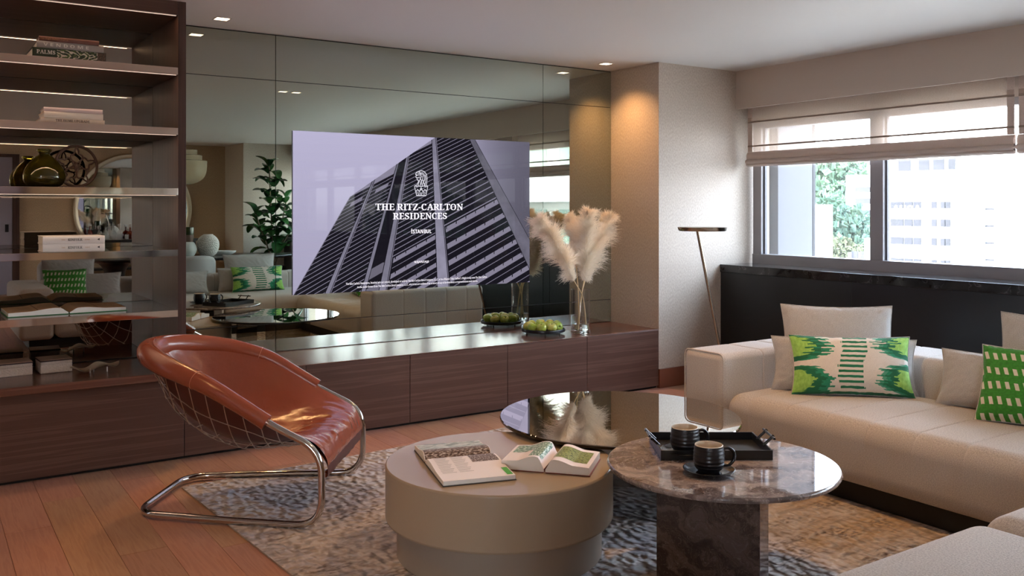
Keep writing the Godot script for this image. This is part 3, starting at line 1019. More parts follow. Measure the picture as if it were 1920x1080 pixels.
# ---------------------------------------------------------------- sectional sofa and cushions
# channel seams across an upholstered block: grooves at the given places along an axis
func channels(axis: int, at: Array, depth := 0.004, width := 0.006, puff := 0.0015, on_top := false) -> Callable:
	return func(p: Vector3, n: Vector3) -> Vector3:
		var d := 9.0
		for a in at: d = minf(d, absf(p[axis] - a))
		var k: float = 1.0 - absf(n[axis])
		if on_top: k *= lerpf(0.22, 1.0, clampf(n.y, 0.0, 1.0))
		return p + n * k * (-depth * exp(-(d / width) * (d / width)) + puff * (1.0 - exp(-d * d / 0.003)))

func seam_lines(at: Array) -> Array:
	var out := []
	for a in at:
		for o in [-0.05, -0.025, -0.012, -0.006, -0.003, 0.0, 0.003, 0.006, 0.012, 0.025, 0.05]: out.append(a + o)
	out.sort()
	return out

func even(h: float, r: float, n: int) -> Array:
	var out := []
	for i in range(1, n): out.append(-(h - r) + 2 * (h - r) * i / n)
	return out

func upholstered(n: String, a: Vector3, b: Vector3, r: float, axis: int, seams: Array, parent: Node, depth := 0.009, crown := 0.0):
	var c := (a + b) / 2
	var size := b - a
	var loc := []
	for q in seams: loc.append(q - c[axis])
	var ex := [even(size.x / 2, r, 6), even(size.y / 2, r, 4), even(size.z / 2, r, 6)]
	ex[axis] = seam_lines(loc)
	var ch := channels(axis, loc, depth, 0.006, 0.0015, n == "seat")
	var hx := size.x / 2; var hz := size.z / 2
	var bend := func(p: Vector3, nn: Vector3) -> Vector3:
		var q: Vector3 = ch.call(p, nn)
		if crown > 0: q.y += crown * maxf(0.0, nn.y) * (1 - pow(p.x / hx, 4)) * (1 - pow(p.z / hz, 8))
		return q
	var s := sb()
	rbox(s, Vector3.ZERO, size, r, 6, Transform3D(), ex, bend)
	return put(n, s, mats.sofa, parent, c - (parent as Node3D).position)

func build_sofas():
	var A := thing("sectional_sofa", "beige channelled sectional sofa section along the windows with one low arm", "sofa", Vector3(4.0, 0, -2.0))
	var sx := [3.819, 4.05, 4.277, 4.504]
	slab("plinth", Vector3(3.575, 0.009, -3.50) - A.position, Vector3(4.62, 0.10, -1.545) - A.position, mats.plinth, A, 0.004)
	var sz := []
	for k in 12: sz.append(-3.098 + 0.2215 * k)
	upholstered("arm", Vector3(3.5, 0.098, -3.553), Vector3(4.70, 0.588, -3.275), 0.036, 0, sx, A, 0.004)
	upholstered("backrest", Vector3(4.31, 0.098, -3.273), Vector3(4.70, 0.585, -1.536), 0.055, 2, sz.slice(0, 8), A, 0.004)
	upholstered("seat", Vector3(3.5, 0.098, -3.273), Vector3(4.308, 0.392, -1.535), 0.085, 2, sz.slice(0, 8), A, 0.004, 0.008)
	# piping round the front of the arm
	var s := sb()
	var pts := []
	for c in [[-3.553, 0.098], [-3.275, 0.098], [-3.275, 0.588], [-3.553, 0.588]]: pts.append(Vector3(3.5, c[1], c[0]))
	var loop := []
	for p in fillet(pts, 0.036, 6, true): loop.append(p + Vector3(0.012, 0, 0) - A.position)
	tube(s, loop, 0.0035, 6, true)
	put("piping", s, mats.sofa, A)

	var B := thing("sectional_sofa", "pale near section of the sectional sofa at the lower right, facing the mirror wall", "sofa", Vector3(2.4, 0, -0.9))
	slab("plinth", Vector3(0.92, 0.009, -1.46) - B.position, Vector3(4.25, 0.10, -0.26) - B.position, mats.plinth, B, 0.004)
	var bx := []
	for k in 14: bx.append(1.36 + 0.222 * k)
	upholstered("arm", Vector3(0.83, 0.098, -1.53), Vector3(1.128, 0.585, -0.20), 0.05, 2, [-1.3, -1.08, -0.86, -0.64, -0.45], B, 0.004)
	upholstered("backrest", Vector3(1.13, 0.098, -0.505), Vector3(4.308, 0.585, -0.202), 0.055, 0, bx, B, 0.004)
	upholstered("corner_backrest", Vector3(4.312, 0.098, -1.533), Vector3(4.70, 0.585, -0.202), 0.055, 2, sz.slice(8, 12), B, 0.004)
	upholstered("seat", Vector3(1.13, 0.098, -1.53), Vector3(2.752, 0.392, -0.507), 0.085, 0, [1.95], B, 0.0, 0.012)
	upholstered("seat", Vector3(2.758, 0.098, -1.533), Vector3(4.306, 0.392, -0.507), 0.085, 0, [3.5], B, 0.0, 0.012)

	# cushions
	var ikat := mat(Color.WHITE, 0.85, 0, {"albedo_texture": tex_image(ikat_image(384, 232)), "rim_enabled": true, "rim": 0.15})
	var dash := mat(Color.WHITE, 0.85, 0, {"albedo_texture": tex_image(dash_image(320, 320)), "rim_enabled": true, "rim": 0.15})
	pillow("plain light grey cushion standing tallest behind the others in the corner of the window sofa", Vector3(3.895, 0.394, -3.205), Vector3(4.30, 0.394, -2.80), 0.58, 0.445, 0.15, 0.30, mats.linen, 1, "plain grey cushions")
	pillow("long grey bolster-like cushion right behind the green and white patterned one on the window sofa", Vector3(3.755, 0.394, -3.165), Vector3(4.225, 0.394, -2.665), 0.72, 0.28, 0.13, 0.16, mats.linen, 2, "plain grey cushions")
	pillow("oblong green and white brush-stroke patterned cushion on the window sofa", Vector3(3.735, 0.394, -3.02), Vector3(4.165, 0.394, -2.613), 0.60, 0.315, 0.17, 0.38, ikat, 3, "patterned cushions")
	pillow("long grey cushion lying behind the green dashed cushion on the window sofa", Vector3(4.16, 0.394, -2.50), Vector3(4.26, 0.394, -1.83), 0.68, 0.272, 0.14, 0.3, mats.linen, 4, "plain grey cushions")
	pillow("tall plain grey cushion at the right edge of the picture, behind the green dashed one", Vector3(4.215, 0.394, -2.24), Vector3(4.29, 0.394, -1.72), 0.60, 0.47, 0.15, 0.18, mats.linen, 5, "plain grey cushions")
	pillow("bright green cushion with rows of cream dashes at the right edge of the window sofa", Vector3(3.975, 0.394, -2.205), Vector3(4.09, 0.394, -1.75), 0.47, 0.355, 0.16, 0.42, dash, 6, "patterned cushions")
	# on the near section, seen in the mirror; they face the mirror wall
	pillow("plain grey cushion behind the second green and white patterned cushion, seen in the mirror", Vector3(3.60, 0.394, -0.64), Vector3(2.99, 0.394, -0.64), 0.61, 0.42, 0.15, 0.15, mats.linen, 7, "plain grey cushions on the near sofa")
	pillow("long grey cushion right behind the second patterned cushion, seen in the mirror", Vector3(3.52, 0.394, -0.77), Vector3(2.89, 0.394, -0.77), 0.64, 0.27, 0.13, 0.12, mats.linen, 8, "plain grey cushions on the near sofa")
	pillow("second green and white brush-stroke patterned cushion, seen only in the mirror", Vector3(3.61, 0.394, -0.92), Vector3(3.01, 0.394, -0.92), 0.61, 0.30, 0.16, 0.30, ikat, 9, "patterned cushions on the near sofa")
	pillow("plain grey cushion in the middle of the near sofa, mirrored right beside the shelf unit", Vector3(2.56, 0.394, -0.64), Vector3(1.99, 0.394, -0.64), 0.58, 0.44, 0.15, 0.15, mats.linen, 10, "plain grey cushions on the near sofa")
	pillow("long grey cushion in the middle of the near sofa, mirrored beside the shelf unit", Vector3(2.78, 0.394, -0.78), Vector3(2.12, 0.394, -0.78), 0.66, 0.25, 0.13, 0.12, mats.linen, 11, "plain grey cushions on the near sofa")
	pillow("large plain cushion at the near sofa arm, above the green one in the shelf mirror", Vector3(1.64, 0.394, -0.62), Vector3(1.16, 0.394, -0.66), 0.52, 0.43, 0.15, 0.18, mats.linen, 12, "plain grey cushions on the near sofa")
	pillow("long grey cushion right of the green dashed cushion, seen in the shelf mirror", Vector3(1.87, 0.394, -0.76), Vector3(1.30, 0.394, -0.76), 0.58, 0.27, 0.12, 0.12, mats.linen, 13, "plain grey cushions on the near sofa")
	pillow("green cushion with rows of cream dashes on the near sofa, seen in the shelf mirror", Vector3(1.52, 0.394, -0.88), Vector3(1.17, 0.394, -0.88), 0.42, 0.34, 0.14, 0.30, dash, 14, "patterned cushions on the near sofa")

func pillow(label: String, bl: Vector3, br: Vector3, w: float, h: float, t: float, lean: float, m: Material, sd: int, group: String):
	var d := (br - bl).normalized()
	var p := thing("cushion", label, "cushion", bl + d * w / 2 + Vector3(0, 0.004, 0), 0.0, group)
	var b := Basis(d, Vector3.UP, d.cross(Vector3.UP))
	p.basis = b * Basis(Vector3.RIGHT, -lean)
	put("cover", cushion(w, h, t, sd * 7, 34, 26), m, p)
	# seam piping round the edge
	var s := sb()
	var pts := []
	for k in 4:
		for i in 14:
			var q := i / 14.0 * 2 - 1
			var a: float = [q, 1.0, -q, -1.0][k]
			var c: float = [-1.0, q, 1.0, -q][k]
			pts.append(Vector3(a * w / 2 * (1 - 0.07 * (1 - c * c)), h / 2 + c * h / 2 * (1 - 0.07 * (1 - a * a)), 0))
	tube(s, pts, 0.003, 5, true)
	put("piping", s, m if m == mats.linen else mats.linen, p)

func ikat_image(W: int, Hh: int) -> Image:
	var im := Image.create(W, Hh, false, Image.FORMAT_RGB8)
	var nz := noise(77, 0.09, 2)
	var base := Color8(226, 219, 208)
	var dk := Color8(24, 108, 74); var teal := Color8(38, 140, 104); var lime := Color8(140, 192, 88)
	for y in Hh:
		var v := float(y) / Hh
		var jag := nz.get_noise_2d(3.0, floor(v * 46.0) * 23.0) * 0.10
		for x in W:
			var u := float(x) / W
			var c := base.darkened(0.03 * (nz.get_noise_2d(x * 2, y * 2) + 0.5))
			var m := minf(u, 1.0 - u)
			var j := jag if u < 0.5 else nz.get_noise_2d(90.0, floor(v * 46.0) * 23.0) * 0.10
			# on each side two flame-edged lobes, the upper and the lower, parted by a pale tongue
			var side := 0 if u < 0.5 else 1
			var up: float = v + (0.10 * (m - 0.1) if side == 0 else -0.06)
			for lobe in 2:
				var cv: float = [0.20, 0.78][lobe]
				var dv: float = (up - cv) / 0.25
				if absf(dv) < 1.0:
					var r1: float = 0.30 * pow(1.0 - dv * dv, 0.42) + j * 1.2
					var r2: float = 0.175 * pow(maxf(0.0, 1.0 - dv * dv * 1.9), 0.5) + j * 1.0
					if m < r1: c = teal.lerp(base, 0.25) if m > r1 - 0.035 and side == 1 else (teal if m > r1 - 0.07 else dk)
					if absf(dv) < 0.72 and m < r2 - 0.02: c = lime.lerp(Color8(160, 208, 104), nz.get_noise_2d(x, y * 0.5) + 0.4)
			if v < 0.03 or v > 0.975: c = dk
			# ladder of short bars in the middle
			var k := fposmod(v * 11.5 + 0.2, 1.0)
			if absf(u - 0.5 + 0.03 * sin(v * 5.0)) < 0.105 + 0.02 * nz.get_noise_2d(x, floor(v * 11.5 + 0.2) * 40) and k < 0.46: c = dk.lerp(teal, 0.35)
			im.set_pixel(x, y, c)
	return im

func dash_image(W: int, Hh: int) -> Image:
	var im := Image.create(W, Hh, false, Image.FORMAT_RGB8)
	var nz := noise(78, 0.08, 2)
	for y in Hh:
		for x in W:
			var c := Color8(58, 142, 44).darkened(0.12 * (nz.get_noise_2d(x, y) + 0.3))
			var row := int((y + 20.0) / 64.0)
			var r: float = (y + 20.0) / 64.0 - row
			var cx := (x + r * 16.0 + row * 9.0) / 27.0
			var e := 0.06 * nz.get_noise_2d(floor(cx) * 50, row * 70)
			if r > 0.24 + e and r < 0.72 + e * 2 and cx - floor(cx) < 0.46: c = Color8(222, 214, 196)
			im.set_pixel(x, y, c)
	return im

# ---------------------------------------------------------------- lounge chair
func build_chair():
	var t := thing("lounge_chair", "cognac leather scoop lounge chair on a chrome tube cantilever frame", "chair", Vector3(1.05, 0.0085, -4.32), -0.6435)
	var hide := mat(Color(0.55, 0.275, 0.185), 0.25, 0, {"normal_enabled": true, "normal_texture": ntnormal(91, 0.03, 3.0), "uv1_triplanar": true, "uv1_scale": Vector3(4, 4, 4), "normal_scale": 0.25, "metallic_specular": 0.55})
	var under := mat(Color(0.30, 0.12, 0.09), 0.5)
	# stations from the front hem over the seat and up the back: middle (a, h) and rim (a, h, half width)
	var cen := [Vector2(.757, .205), Vector2(.768, .275), Vector2(.738, .335), Vector2(.66, .345), Vector2(.54, .322), Vector2(.42, .302), Vector2(.29, .305), Vector2(.17, .345), Vector2(.06, .425), Vector2(-.03, .535), Vector2(-.09, .63), Vector2(-.118, .695)]
	var rim := [Vector3(.757, .205, .305), Vector3(.762, .275, .33), Vector3(.722, .345, .352), Vector3(.64, .392, .366), Vector3(.54, .442, .372), Vector3(.41, .52, .365), Vector3(.27, .602, .355), Vector3(.13, .655, .312), Vector3(.02, .686, .25), Vector3(-.055, .705, .178), Vector3(-.102, .713, .095), Vector3(-.12, .716, .028)]
	var nz := noise(14, 1.0, 3)
	var point := func(u: float, v: float, off: float) -> Vector3:
		var c := cr2(cen, v * 11.0)
		var r := cr3(rim, v * 11.0)
		r.y += 0.024 * smoothstep(0.34, 0.46, v)
		var a: float = u * 2 - 1
		var w := absf(a)
		var b := pow(w, 0.86) * r.z
		var k := pow(w, 2.4)
		var p := Vector3(lerpf(c.x, r.x, k), lerpf(c.y, r.y, k), b * signf(a))
		# gathers where the hide is pulled over the frame
		var fold: float = sin(a * 26.0 + v * 9.0 + 3.0 * nz.get_noise_2d(a * 2, v * 3)) * 0.004 * smoothstep(0.02, 0.2, v) * (1 - smoothstep(0.3, 0.42, v)) * (1 - w * w)
		fold += sin(a * 15.0 + v * 14.0 + 5.0 * nz.get_noise_2d(a * 1.5 + 7, v * 2)) * 0.008 * smoothstep(0.5, 0.66, v) * (1 - smoothstep(0.78, 0.95, v)) * smoothstep(0.1, 0.4, w) * (1 - pow(w, 3))
		fold += nz.get_noise_2d(a * 3, v * 5) * 0.009 * (1 - pow(w, 4))
		p.y += fold + off
		p.x += fold * 0.5 * smoothstep(0.6, 0.9, v) + off * 0.7 * smoothstep(0.6, 0.9, v)
		return p
	var s := sb()
	grid(s, 72, 90, func(u, v): return point.call(1 - u, v, 0.0), false, false, 2, 2)
	put("leather_seat", s, hide, t)
	s = sb()
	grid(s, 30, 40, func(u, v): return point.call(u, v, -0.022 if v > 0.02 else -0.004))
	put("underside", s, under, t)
	# front hem roll
	s = sb()
	var hem := []
	for i in 17:
		var p: Vector3 = point.call(i / 16.0, 0.0, 0.0)
		hem.append(p + Vector3(-0.010, -0.002, 0))
	tube(s, hem, 0.011, 8)
	put("hem", s, hide, t)
	# padded rim
	s = sb()
	var roll := []
	var rr := []
	for i in 73:
		var q := i / 72.0 * 2 - 1
		var st := 4.15 + (11.0 - 4.15) * (1 - absf(q))
		var r := cr3(rim, st)
		var back := smoothstep(7.0, 10.5, st)
		var rad := lerpf(0.034, 0.049, smoothstep(4.3, 9.0, st))
		var side_out := rad * 0.5 * (1 - back)
		var p := Vector3(r.x - rad * 0.5 * back, r.y + 0.024 - rad * 0.97, (r.z + side_out) * signf(q))
		if absf(q) < 0.04: p.z = (r.z + side_out) * q / 0.04
		roll.append(p)
		rr.append(rad)
	tube(s, roll, rr, 14)
	put("padded_rim", s, hide, t)
	for q in [0.16, 0.84]:
		var i := int(q * 72)
		s = sb()
		var d: Vector3 = (roll[i + 1] - roll[i - 1]).normalized()
		var n1 := d.cross(Vector3.UP).normalized()
		var n2 := d.cross(n1)
		var c := []
		for k in 20: c.append(roll[i] + (n1 * cos(k * TAU / 20) + n2 * sin(k * TAU / 20)) * (rr[i] + 0.0002))
		tube(s, c, 0.0011, 5, true)
		put("stitch_line", s, mat(hexc("c7805c"), 0.6), t)
	# chrome tube: arms, front uprights, floor runners and the closed rear loop
	var half := [Vector3(.22, .605, .352), Vector3(.40, .512, .372), Vector3(.56, .422, .385), Vector3(.755, .33, .39), Vector3(.755, .0147, .39), Vector3(.34, .0147, .34), Vector3(-.1, .0147, .27)]
	var path := []
	for p in half: path.append(p)
	for i in half.size(): path.append(Vector3(half[6 - i].x, half[6 - i].y, -half[6 - i].z))
	var smoothp := fillet(path, 0.12, 9)
	s = sb()
	tube(s, smoothp, 0.0147, 14)
	put("chrome_frame", s, mats.chrome, t)
	# wire basket below the hide
	var wire := func(f: Callable, n: int):
		var w := sb()
		var pts := []
		for i in n: pts.append(f.call(i / float(n - 1)))
		tube(w, pts, 0.0022, 5)
		put("basket_wire", w, mats.steel_wire, t)
	var low := func(u: float, v: float) -> Vector3:
		var w := absf(u * 2 - 1)
		var p: Vector3 = point.call(u, v, 0.0)
		var r := cr3(rim, v * 11.0)
		p.z = lerpf(p.z, signf(u - 0.5) * r.z, 0.25 * w)
		return p + Vector3(-0.03 * smoothstep(0.5, 0.9, v), -0.045, 0) * (1 - 0.75 * pow(w, 3))
	for k in 11:
		var v := 0.30 + k * 0.055
		wire.call(func(q): return low.call(0.02 + 0.96 * q, v), 34)
	for u in [0.14, 0.26, 0.38, 0.5, 0.62, 0.74, 0.86]:
		wire.call(func(q): return low.call(u, 0.24 + 0.66 * q), 30)

# ---------------------------------------------------------------- rug, tables and what lies on them
func rug_image(n: int) -> Image:
	var im := Image.create(n, n, false, Image.FORMAT_RGB8)
	var a := noise(101, 0.006, 4); var b := noise(102, 0.014, 4); var c := noise(103, 0.16, 3); var d := noise(104, 0.05, 3)
	for y in n:
		for x in n:
			var big := a.get_noise_2d(x, y * 1.6)
			var speck := c.get_noise_2d(x * 0.35, y * 1.25)
			var cluster := smoothstep(-0.15, 0.45, b.get_noise_2d(x * 0.6, y * 1.4))
			var streak := d.get_noise_2d(x * 0.3, y * 1.8)
			var col := Color8(204, 194, 187).lerp(Color8(184, 177, 180), smoothstep(-0.25, 0.3, big))
			col = col.lerp(Color8(205, 176, 140), smoothstep(0.5, 0.85, float(x) / n + big * 0.3) * 0.9)
			col = col.lerp(Color8(112, 101, 98), cluster * smoothstep(-0.05, 0.4, speck) * 0.75)
			col = col.lerp(Color8(216, 208, 202), smoothstep(0.05, 0.4, streak) * 0.35)
			col = col.darkened(0.10 * smoothstep(0.1, 0.4, -streak))
			im.set_pixel(x, y, col)
	return im

func build_tables():
	mats.greytext = mat(hexc("a9a4a2"), 0.8)
	mats.mossphoto = mat(Color.WHITE, 0.55, 0, {"albedo_texture": ntex(62, 0.05, ["2c211e", "5b4740", "8d7d74", "d9d2cb"], [0.2, 0.45, 0.62, 0.85], 256, 4)})
	mats.mistphoto = mat(Color.WHITE, 0.55, 0, {"albedo_texture": ntex(61, 0.012, ["7f8f8c", "a9b5b2", "cdd6d3", "b3bdb9"], [0.2, 0.45, 0.6, 0.9], 256, 4, 20.0)})
	mats.leafphoto = mat(Color.WHITE, 0.5, 0, {"albedo_texture": ntex(63, 0.03, ["2f4a3a", "5d8064", "9db49c", "d5ddd0"], [0.2, 0.42, 0.6, 0.85], 256, 4)})
	mats.grassphoto = mat(Color.WHITE, 0.5, 0, {"albedo_texture": ntex(64, 0.045, ["3c4b26", "6f7d3c", "a4a860", "5b7a3a"], [0.2, 0.42, 0.6, 0.85], 256, 4)})
	var rug := thing("rug", "large distressed grey and beige rug under the low tables", "rug", Vector3(2.75, 0, -2.5), 0.06)
	var rm := mat(Color.WHITE, 0.96, 0, {"albedo_texture": tex_image(rug_image(1024)), "normal_enabled": true, "normal_texture": ntnormal(105, 0.25, 6.0), "rim_enabled": true, "rim": 0.2})
	var s := sb()
	var W := 3.1; var D := 4.15
	grid(s, 12, 16, func(u, v): return Vector3((u - 0.5) * W, 0.008, (0.5 - v) * D), false, false, 1, 1)
	put("pile", s, rm, rug)
	slab("backing", Vector3(-W / 2, 0.0004, -D / 2), Vector3(W / 2, 0.0078, D / 2), mat(hexc("9a8c80"), 0.95), rug, 0.001)
	s = sb()
	var rng := RandomNumberGenerator.new()
	rng.seed = 3
	for i in 700:
		var x := (rng.randf() - 0.5) * W
		var l := rng.randf_range(0.012, 0.034)
		var dx := rng.randf_range(-0.012, 0.012)
		var z := -D / 2
		quad(s, Vector3(x - 0.002, 0.006, z + 0.006), Vector3(x + 0.002, 0.006, z + 0.006), Vector3(x + dx + 0.001, 0.0025, z - l), Vector3(x + dx - 0.001, 0.0025, z - l))
	var fr := put("fringe", s, mat(hexc("cfc4b8"), 0.95), rug)
	tag(fr, "", "", "", "stuff")

	# beige lacquer drum
	var lac := mat(hexc("a6957f"), 0.26, 0, {"clearcoat_enabled": true, "clearcoat": 0.25, "clearcoat_roughness": 0.03, "metallic_specular": 0.22})
	var t := thing("coffee_table", "round beige lacquered drum table carrying two open books", "coffee table", Vector3(1.925, 0.0085, -2.97))
	s = sb()
	lathe(s, [Vector2(0.0, 0.145), Vector2(0.436, 0.145)], 96)
	lathe(s, [Vector2(0.436, 0.145), Vector2(0.444, 0.147), Vector2(0.446, 0.155)], 96)
	lathe(s, [Vector2(0.446, 0.155), Vector2(0.446, 0.25), Vector2(0.446, 0.343)], 96)
	lathe(s, [Vector2(0.446, 0.343), Vector2(0.445, 0.348), Vector2(0.441, 0.351)], 96)
	lathe(s, [Vector2(0.441, 0.351), Vector2(0.2, 0.3514), Vector2(0.0, 0.3515)], 96)
	put("drum_top", s, lac, t)
	s = sb()
	lathe(s, [Vector2(0.398, 0.0), Vector2(0.402, 0.004), Vector2(0.402, 0.146)], 96)
	put("drum_base", s, mat(hexc("97897a"), 0.42), t)

	# smoked glass
	var smoke := mat(Color(0.70, 0.66, 0.61), 0.012, 1.0)
	t = thing("coffee_table", "large round smoked mirror glass table reflecting the plumes, in the middle of the group", "coffee table", Vector3(2.73, 0.0085, -3.19))
	s = sb()
	lathe(s, [Vector2(0.0, 0.366), Vector2(0.551, 0.366)], 110)
	lathe(s, [Vector2(0.551, 0.366), Vector2(0.554, 0.369), Vector2(0.554, 0.378)], 110)
	put("glass_edge", s, mat(hexc("100e0d"), 0.1), t)
	s = sb()
	lathe(s, [Vector2(0.554, 0.378), Vector2(0.551, 0.3815)], 110)
	lathe(s, [Vector2(0.551, 0.3815), Vector2(0.3, 0.3815), Vector2(0.0, 0.3815)], 110)
	put("glass_top", s, smoke, t)
	var smoked := mat(Color(0.16, 0.12, 0.10, 0.42), 0.03, 0, {"transparency": 1})
	for L in [[Vector3(2.659, 0, -2.836), Vector3(2.33, 0, -3.33)], [Vector3(2.52, 0, -3.52), Vector3(3.05, 0, -3.17)]]:
		var a: Vector3 = L[0]; var b: Vector3 = L[1]
		s = sb()
		rbox(s, Vector3(0, 0.183, 0), Vector3(a.distance_to(b), 0.366, 0.012), 0.002)
		var lg := put("glass_leg", s, smoked, t, (a + b) / 2 - Vector3(2.73, 0, -3.19))
		lg.rotation.y = atan2(-(b - a).z, (b - a).x)

	# marble
	var mt := tex_image(marble_image(1024))
	var marble := mat(Color(1, 1, 1), 0.035, 0, {"albedo_texture": mt, "metallic_specular": 0.62})
	triplanar(marble, Vector3(0.55, 0.55, 0.55), Vector3(0.905, 0.35, 0.509))
	t = thing("coffee_table", "round grey brown veined marble table on a slab leg, carrying the tray", "coffee table", Vector3(2.446, 0.0085, -2.289))
	s = sb()
	lathe(s, [Vector2(0.0, 0.400), Vector2(0.40, 0.400), Vector2(0.410, 0.402)], 96)
	lathe(s, [Vector2(0.410, 0.402), Vector2(0.415, 0.410), Vector2(0.415, 0.414), Vector2(0.411, 0.420), Vector2(0.409, 0.4213)], 96)
	lathe(s, [Vector2(0.409, 0.4213), Vector2(0.2, 0.4215), Vector2(0.0, 0.4215)], 96)
	put("marble_top", s, marble, t)
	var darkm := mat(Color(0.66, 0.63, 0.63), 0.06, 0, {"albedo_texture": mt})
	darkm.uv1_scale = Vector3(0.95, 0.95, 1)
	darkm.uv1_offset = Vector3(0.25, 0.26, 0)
	s = sb()
	rbox(s, Vector3(0, 0.2, 0), Vector3(0.375, 0.4, 0.125), 0.003)
	var leg := put("marble_leg", s, darkm, t, Vector3(-0.05, 0, 0.0))
	leg.rotation.y = -1.103

	# books on the drum
	open_book("open_book", "large open book with text and moss photographs on the beige drum table, left one", Vector3(1.655, 0.3606, -3.085), -1.851, 0.305, 0.27, 0.024, hexc("3f3d3b"), hexc("ebe5e4"), 2, 0.62)
	open_book("open_book", "thick open book with leaf photographs and red cover on the beige drum table, right one", Vector3(1.967, 0.3606, -2.724), -0.86, 0.165, 0.232, 0.034, hexc("7a3b2c"), hexc("e9e2e2"), 3)

	# tray and cups
	var bl := mat(hexc("131315"), 0.3)
	var tr := thing("tray", "black rectangular tray with rod handles on the marble table", "tray", Vector3(2.5215, 0.4305, -2.425), -0.588)
	slab("tray_floor", Vector3(-0.203, 0.0, -0.135), Vector3(0.203, 0.006, 0.135), mat(hexc("1d1c1c"), 0.35), tr, 0.001)
	for r in [[-0.205, -0.137, 0.205, -0.131], [-0.205, 0.131, 0.205, 0.137], [-0.205, -0.1305, -0.199, 0.1305], [0.199, -0.1305, 0.205, 0.1305]]:
		slab("tray_rim", Vector3(r[0], 0.0, r[1]), Vector3(r[2], 0.035, r[3]), bl, tr, 0.001)
	for e in [-1, 1]:
		for zz in [-0.045, 0.045]:
			s = sb()
			tube(s, [Vector3(e * 0.196, 0.030, zz), Vector3(e * 0.235, 0.067, zz)], 0.0055, 8)
			put("handle_post", s, bl, tr)
		s = sb()
		tube(s, [Vector3(e * 0.229, 0.061, -0.075), Vector3(e * 0.229, 0.061, 0.075)], 0.0048, 8)
		put("handle_bar", s, bl, tr)
	for k in 2:
		var at: Vector3 = [Vector3(2.392, 0.4372, -2.421), Vector3(2.302, 0.4305, -2.213)][k]
		var sc := thing("saucer", ["black saucer inside the tray", "black saucer standing on the marble in front of the tray"][k], "saucer", at)
		s = sb()
		lathe(s, [Vector2(0.0, 0.0), Vector2(0.032, 0.0), Vector2(0.036, 0.002)], 48)
		lathe(s, smooth_prof([Vector2(0.036, 0.002), Vector2(0.058, 0.007), Vector2(0.076, 0.0135), Vector2(0.080, 0.0165), Vector2(0.078, 0.0178), Vector2(0.07, 0.0145), Vector2(0.05, 0.0088), Vector2(0.0, 0.0078)], 4), 48)
		put("dish", s, mat(hexc("17171b"), 0.16), sc)
		var cp := thing("cup", ["black ribbed cup with cream inside standing in the tray", "black ribbed cup with cream inside in front of the tray"][k], "cup", at + Vector3(0, 0.0083, 0), [-0.42, -0.50][k])
		s = sb()
		cp.scale = Vector3.ONE * 1.15
		sc.scale = Vector3(1.12, 1.0, 1.12)
		var prof := []
		lathe(s, [Vector2(0.0, 0.0), Vector2(0.03, 0.0)], 48)
		var ctl := [Vector2(0.030, 0.0), Vector2(0.0415, 0.012), Vector2(0.0465, 0.034), Vector2(0.0455, 0.058), Vector2(0.0425, 0.078)]
		for i in 61:
			var q := i / 60.0 * 4.0
			var p := cr2(ctl, q)
			p.x += 0.0006 * sin(q * 13.0) * smoothstep(0.4, 1.2, q) * (1 - smoothstep(3.5, 3.9, q))
			prof.append(p)
		lathe(s, prof, 56)
		put("body", s, mat(hexc("15151a"), 0.3), cp)
		s = sb()
		lathe(s, smooth_prof([Vector2(0.0425, 0.078), Vector2(0.0415, 0.0797), Vector2(0.0402, 0.078), Vector2(0.0432, 0.056), Vector2(0.0438, 0.034), Vector2(0.038, 0.013), Vector2(0.0, 0.006)], 4), 56)
		put("inside", s, mat(hexc("d9cbb6"), 0.3), cp)
		s = sb()
		var hp := []
		var hc := [Vector3(0.043, 0.064, 0), Vector3(0.060, 0.067, 0), Vector3(0.077, 0.055, 0), Vector3(0.078, 0.034, 0), Vector3(0.065, 0.018, 0), Vector3(0.043, 0.015, 0)]
		for i in 26: hp.append(cr3(hc, i * 0.2))
		tube(s, hp, 0.0050, 10)
		put("handle", s, mat(hexc("15151a"), 0.2), cp)

	# apples on a footed tray, plumes in a glass
	var ft := thing("fruit_tray", "round black footed tray of green apples on the console", "tray", Vector3(3.79, YC + 0.0005, -5.265))
	s = sb()
	lathe(s, [Vector2(0.0, 0.018), Vector2(0.148, 0.018), Vector2(0.156, 0.021)], 64)
	lathe(s, [Vector2(0.156, 0.021), Vector2(0.158, 0.03), Vector2(0.157, 0.041), Vector2(0.154, 0.043), Vector2(0.151, 0.041), Vector2(0.150, 0.028), Vector2(0.146, 0.0255), Vector2(0.0, 0.0255)], 64)
	put("dish", s, bl, ft)
	for k in 4:
		s = sb()
		tube(s, [Vector3(cos(k * TAU / 4 + 0.5) * 0.12, 0, sin(k * TAU / 4 + 0.5) * 0.12), Vector3(cos(k * TAU / 4 + 0.5) * 0.12, 0.019, sin(k * TAU / 4 + 0.5) * 0.12)], 0.006, 8)
		put("foot", s, bl, ft)
	apples(ft.position + Vector3(0, 0.0262, 0))
	var vs := thing("glass_vase", "tall square-shouldered clear glass cylinder holding the pampas plumes on the console", "vase", Vector3(4.045, YC + 0.0006, -5.155))
	s = sb()
	lathe(s, [Vector2(0.0, 0.0), Vector2(0.067, 0.0)], 56)
	lathe(s, [Vector2(0.067, 0.0), Vector2(0.070, 0.003)], 56)
	lathe(s, [Vector2(0.070, 0.003), Vector2(0.070, 0.16), Vector2(0.070, 0.318)], 56)
	lathe(s, [Vector2(0.070, 0.318), Vector2(0.068, 0.3195), Vector2(0.066, 0.318)], 56)
	lathe(s, [Vector2(0.066, 0.318), Vector2(0.066, 0.16), Vector2(0.066, 0.03), Vector2(0.063, 0.024)], 56)
	lathe(s, [Vector2(0.063, 0.024), Vector2(0.0, 0.023)], 56)
	put("glass", s, mats.clearglass, vs)
	s = sb()
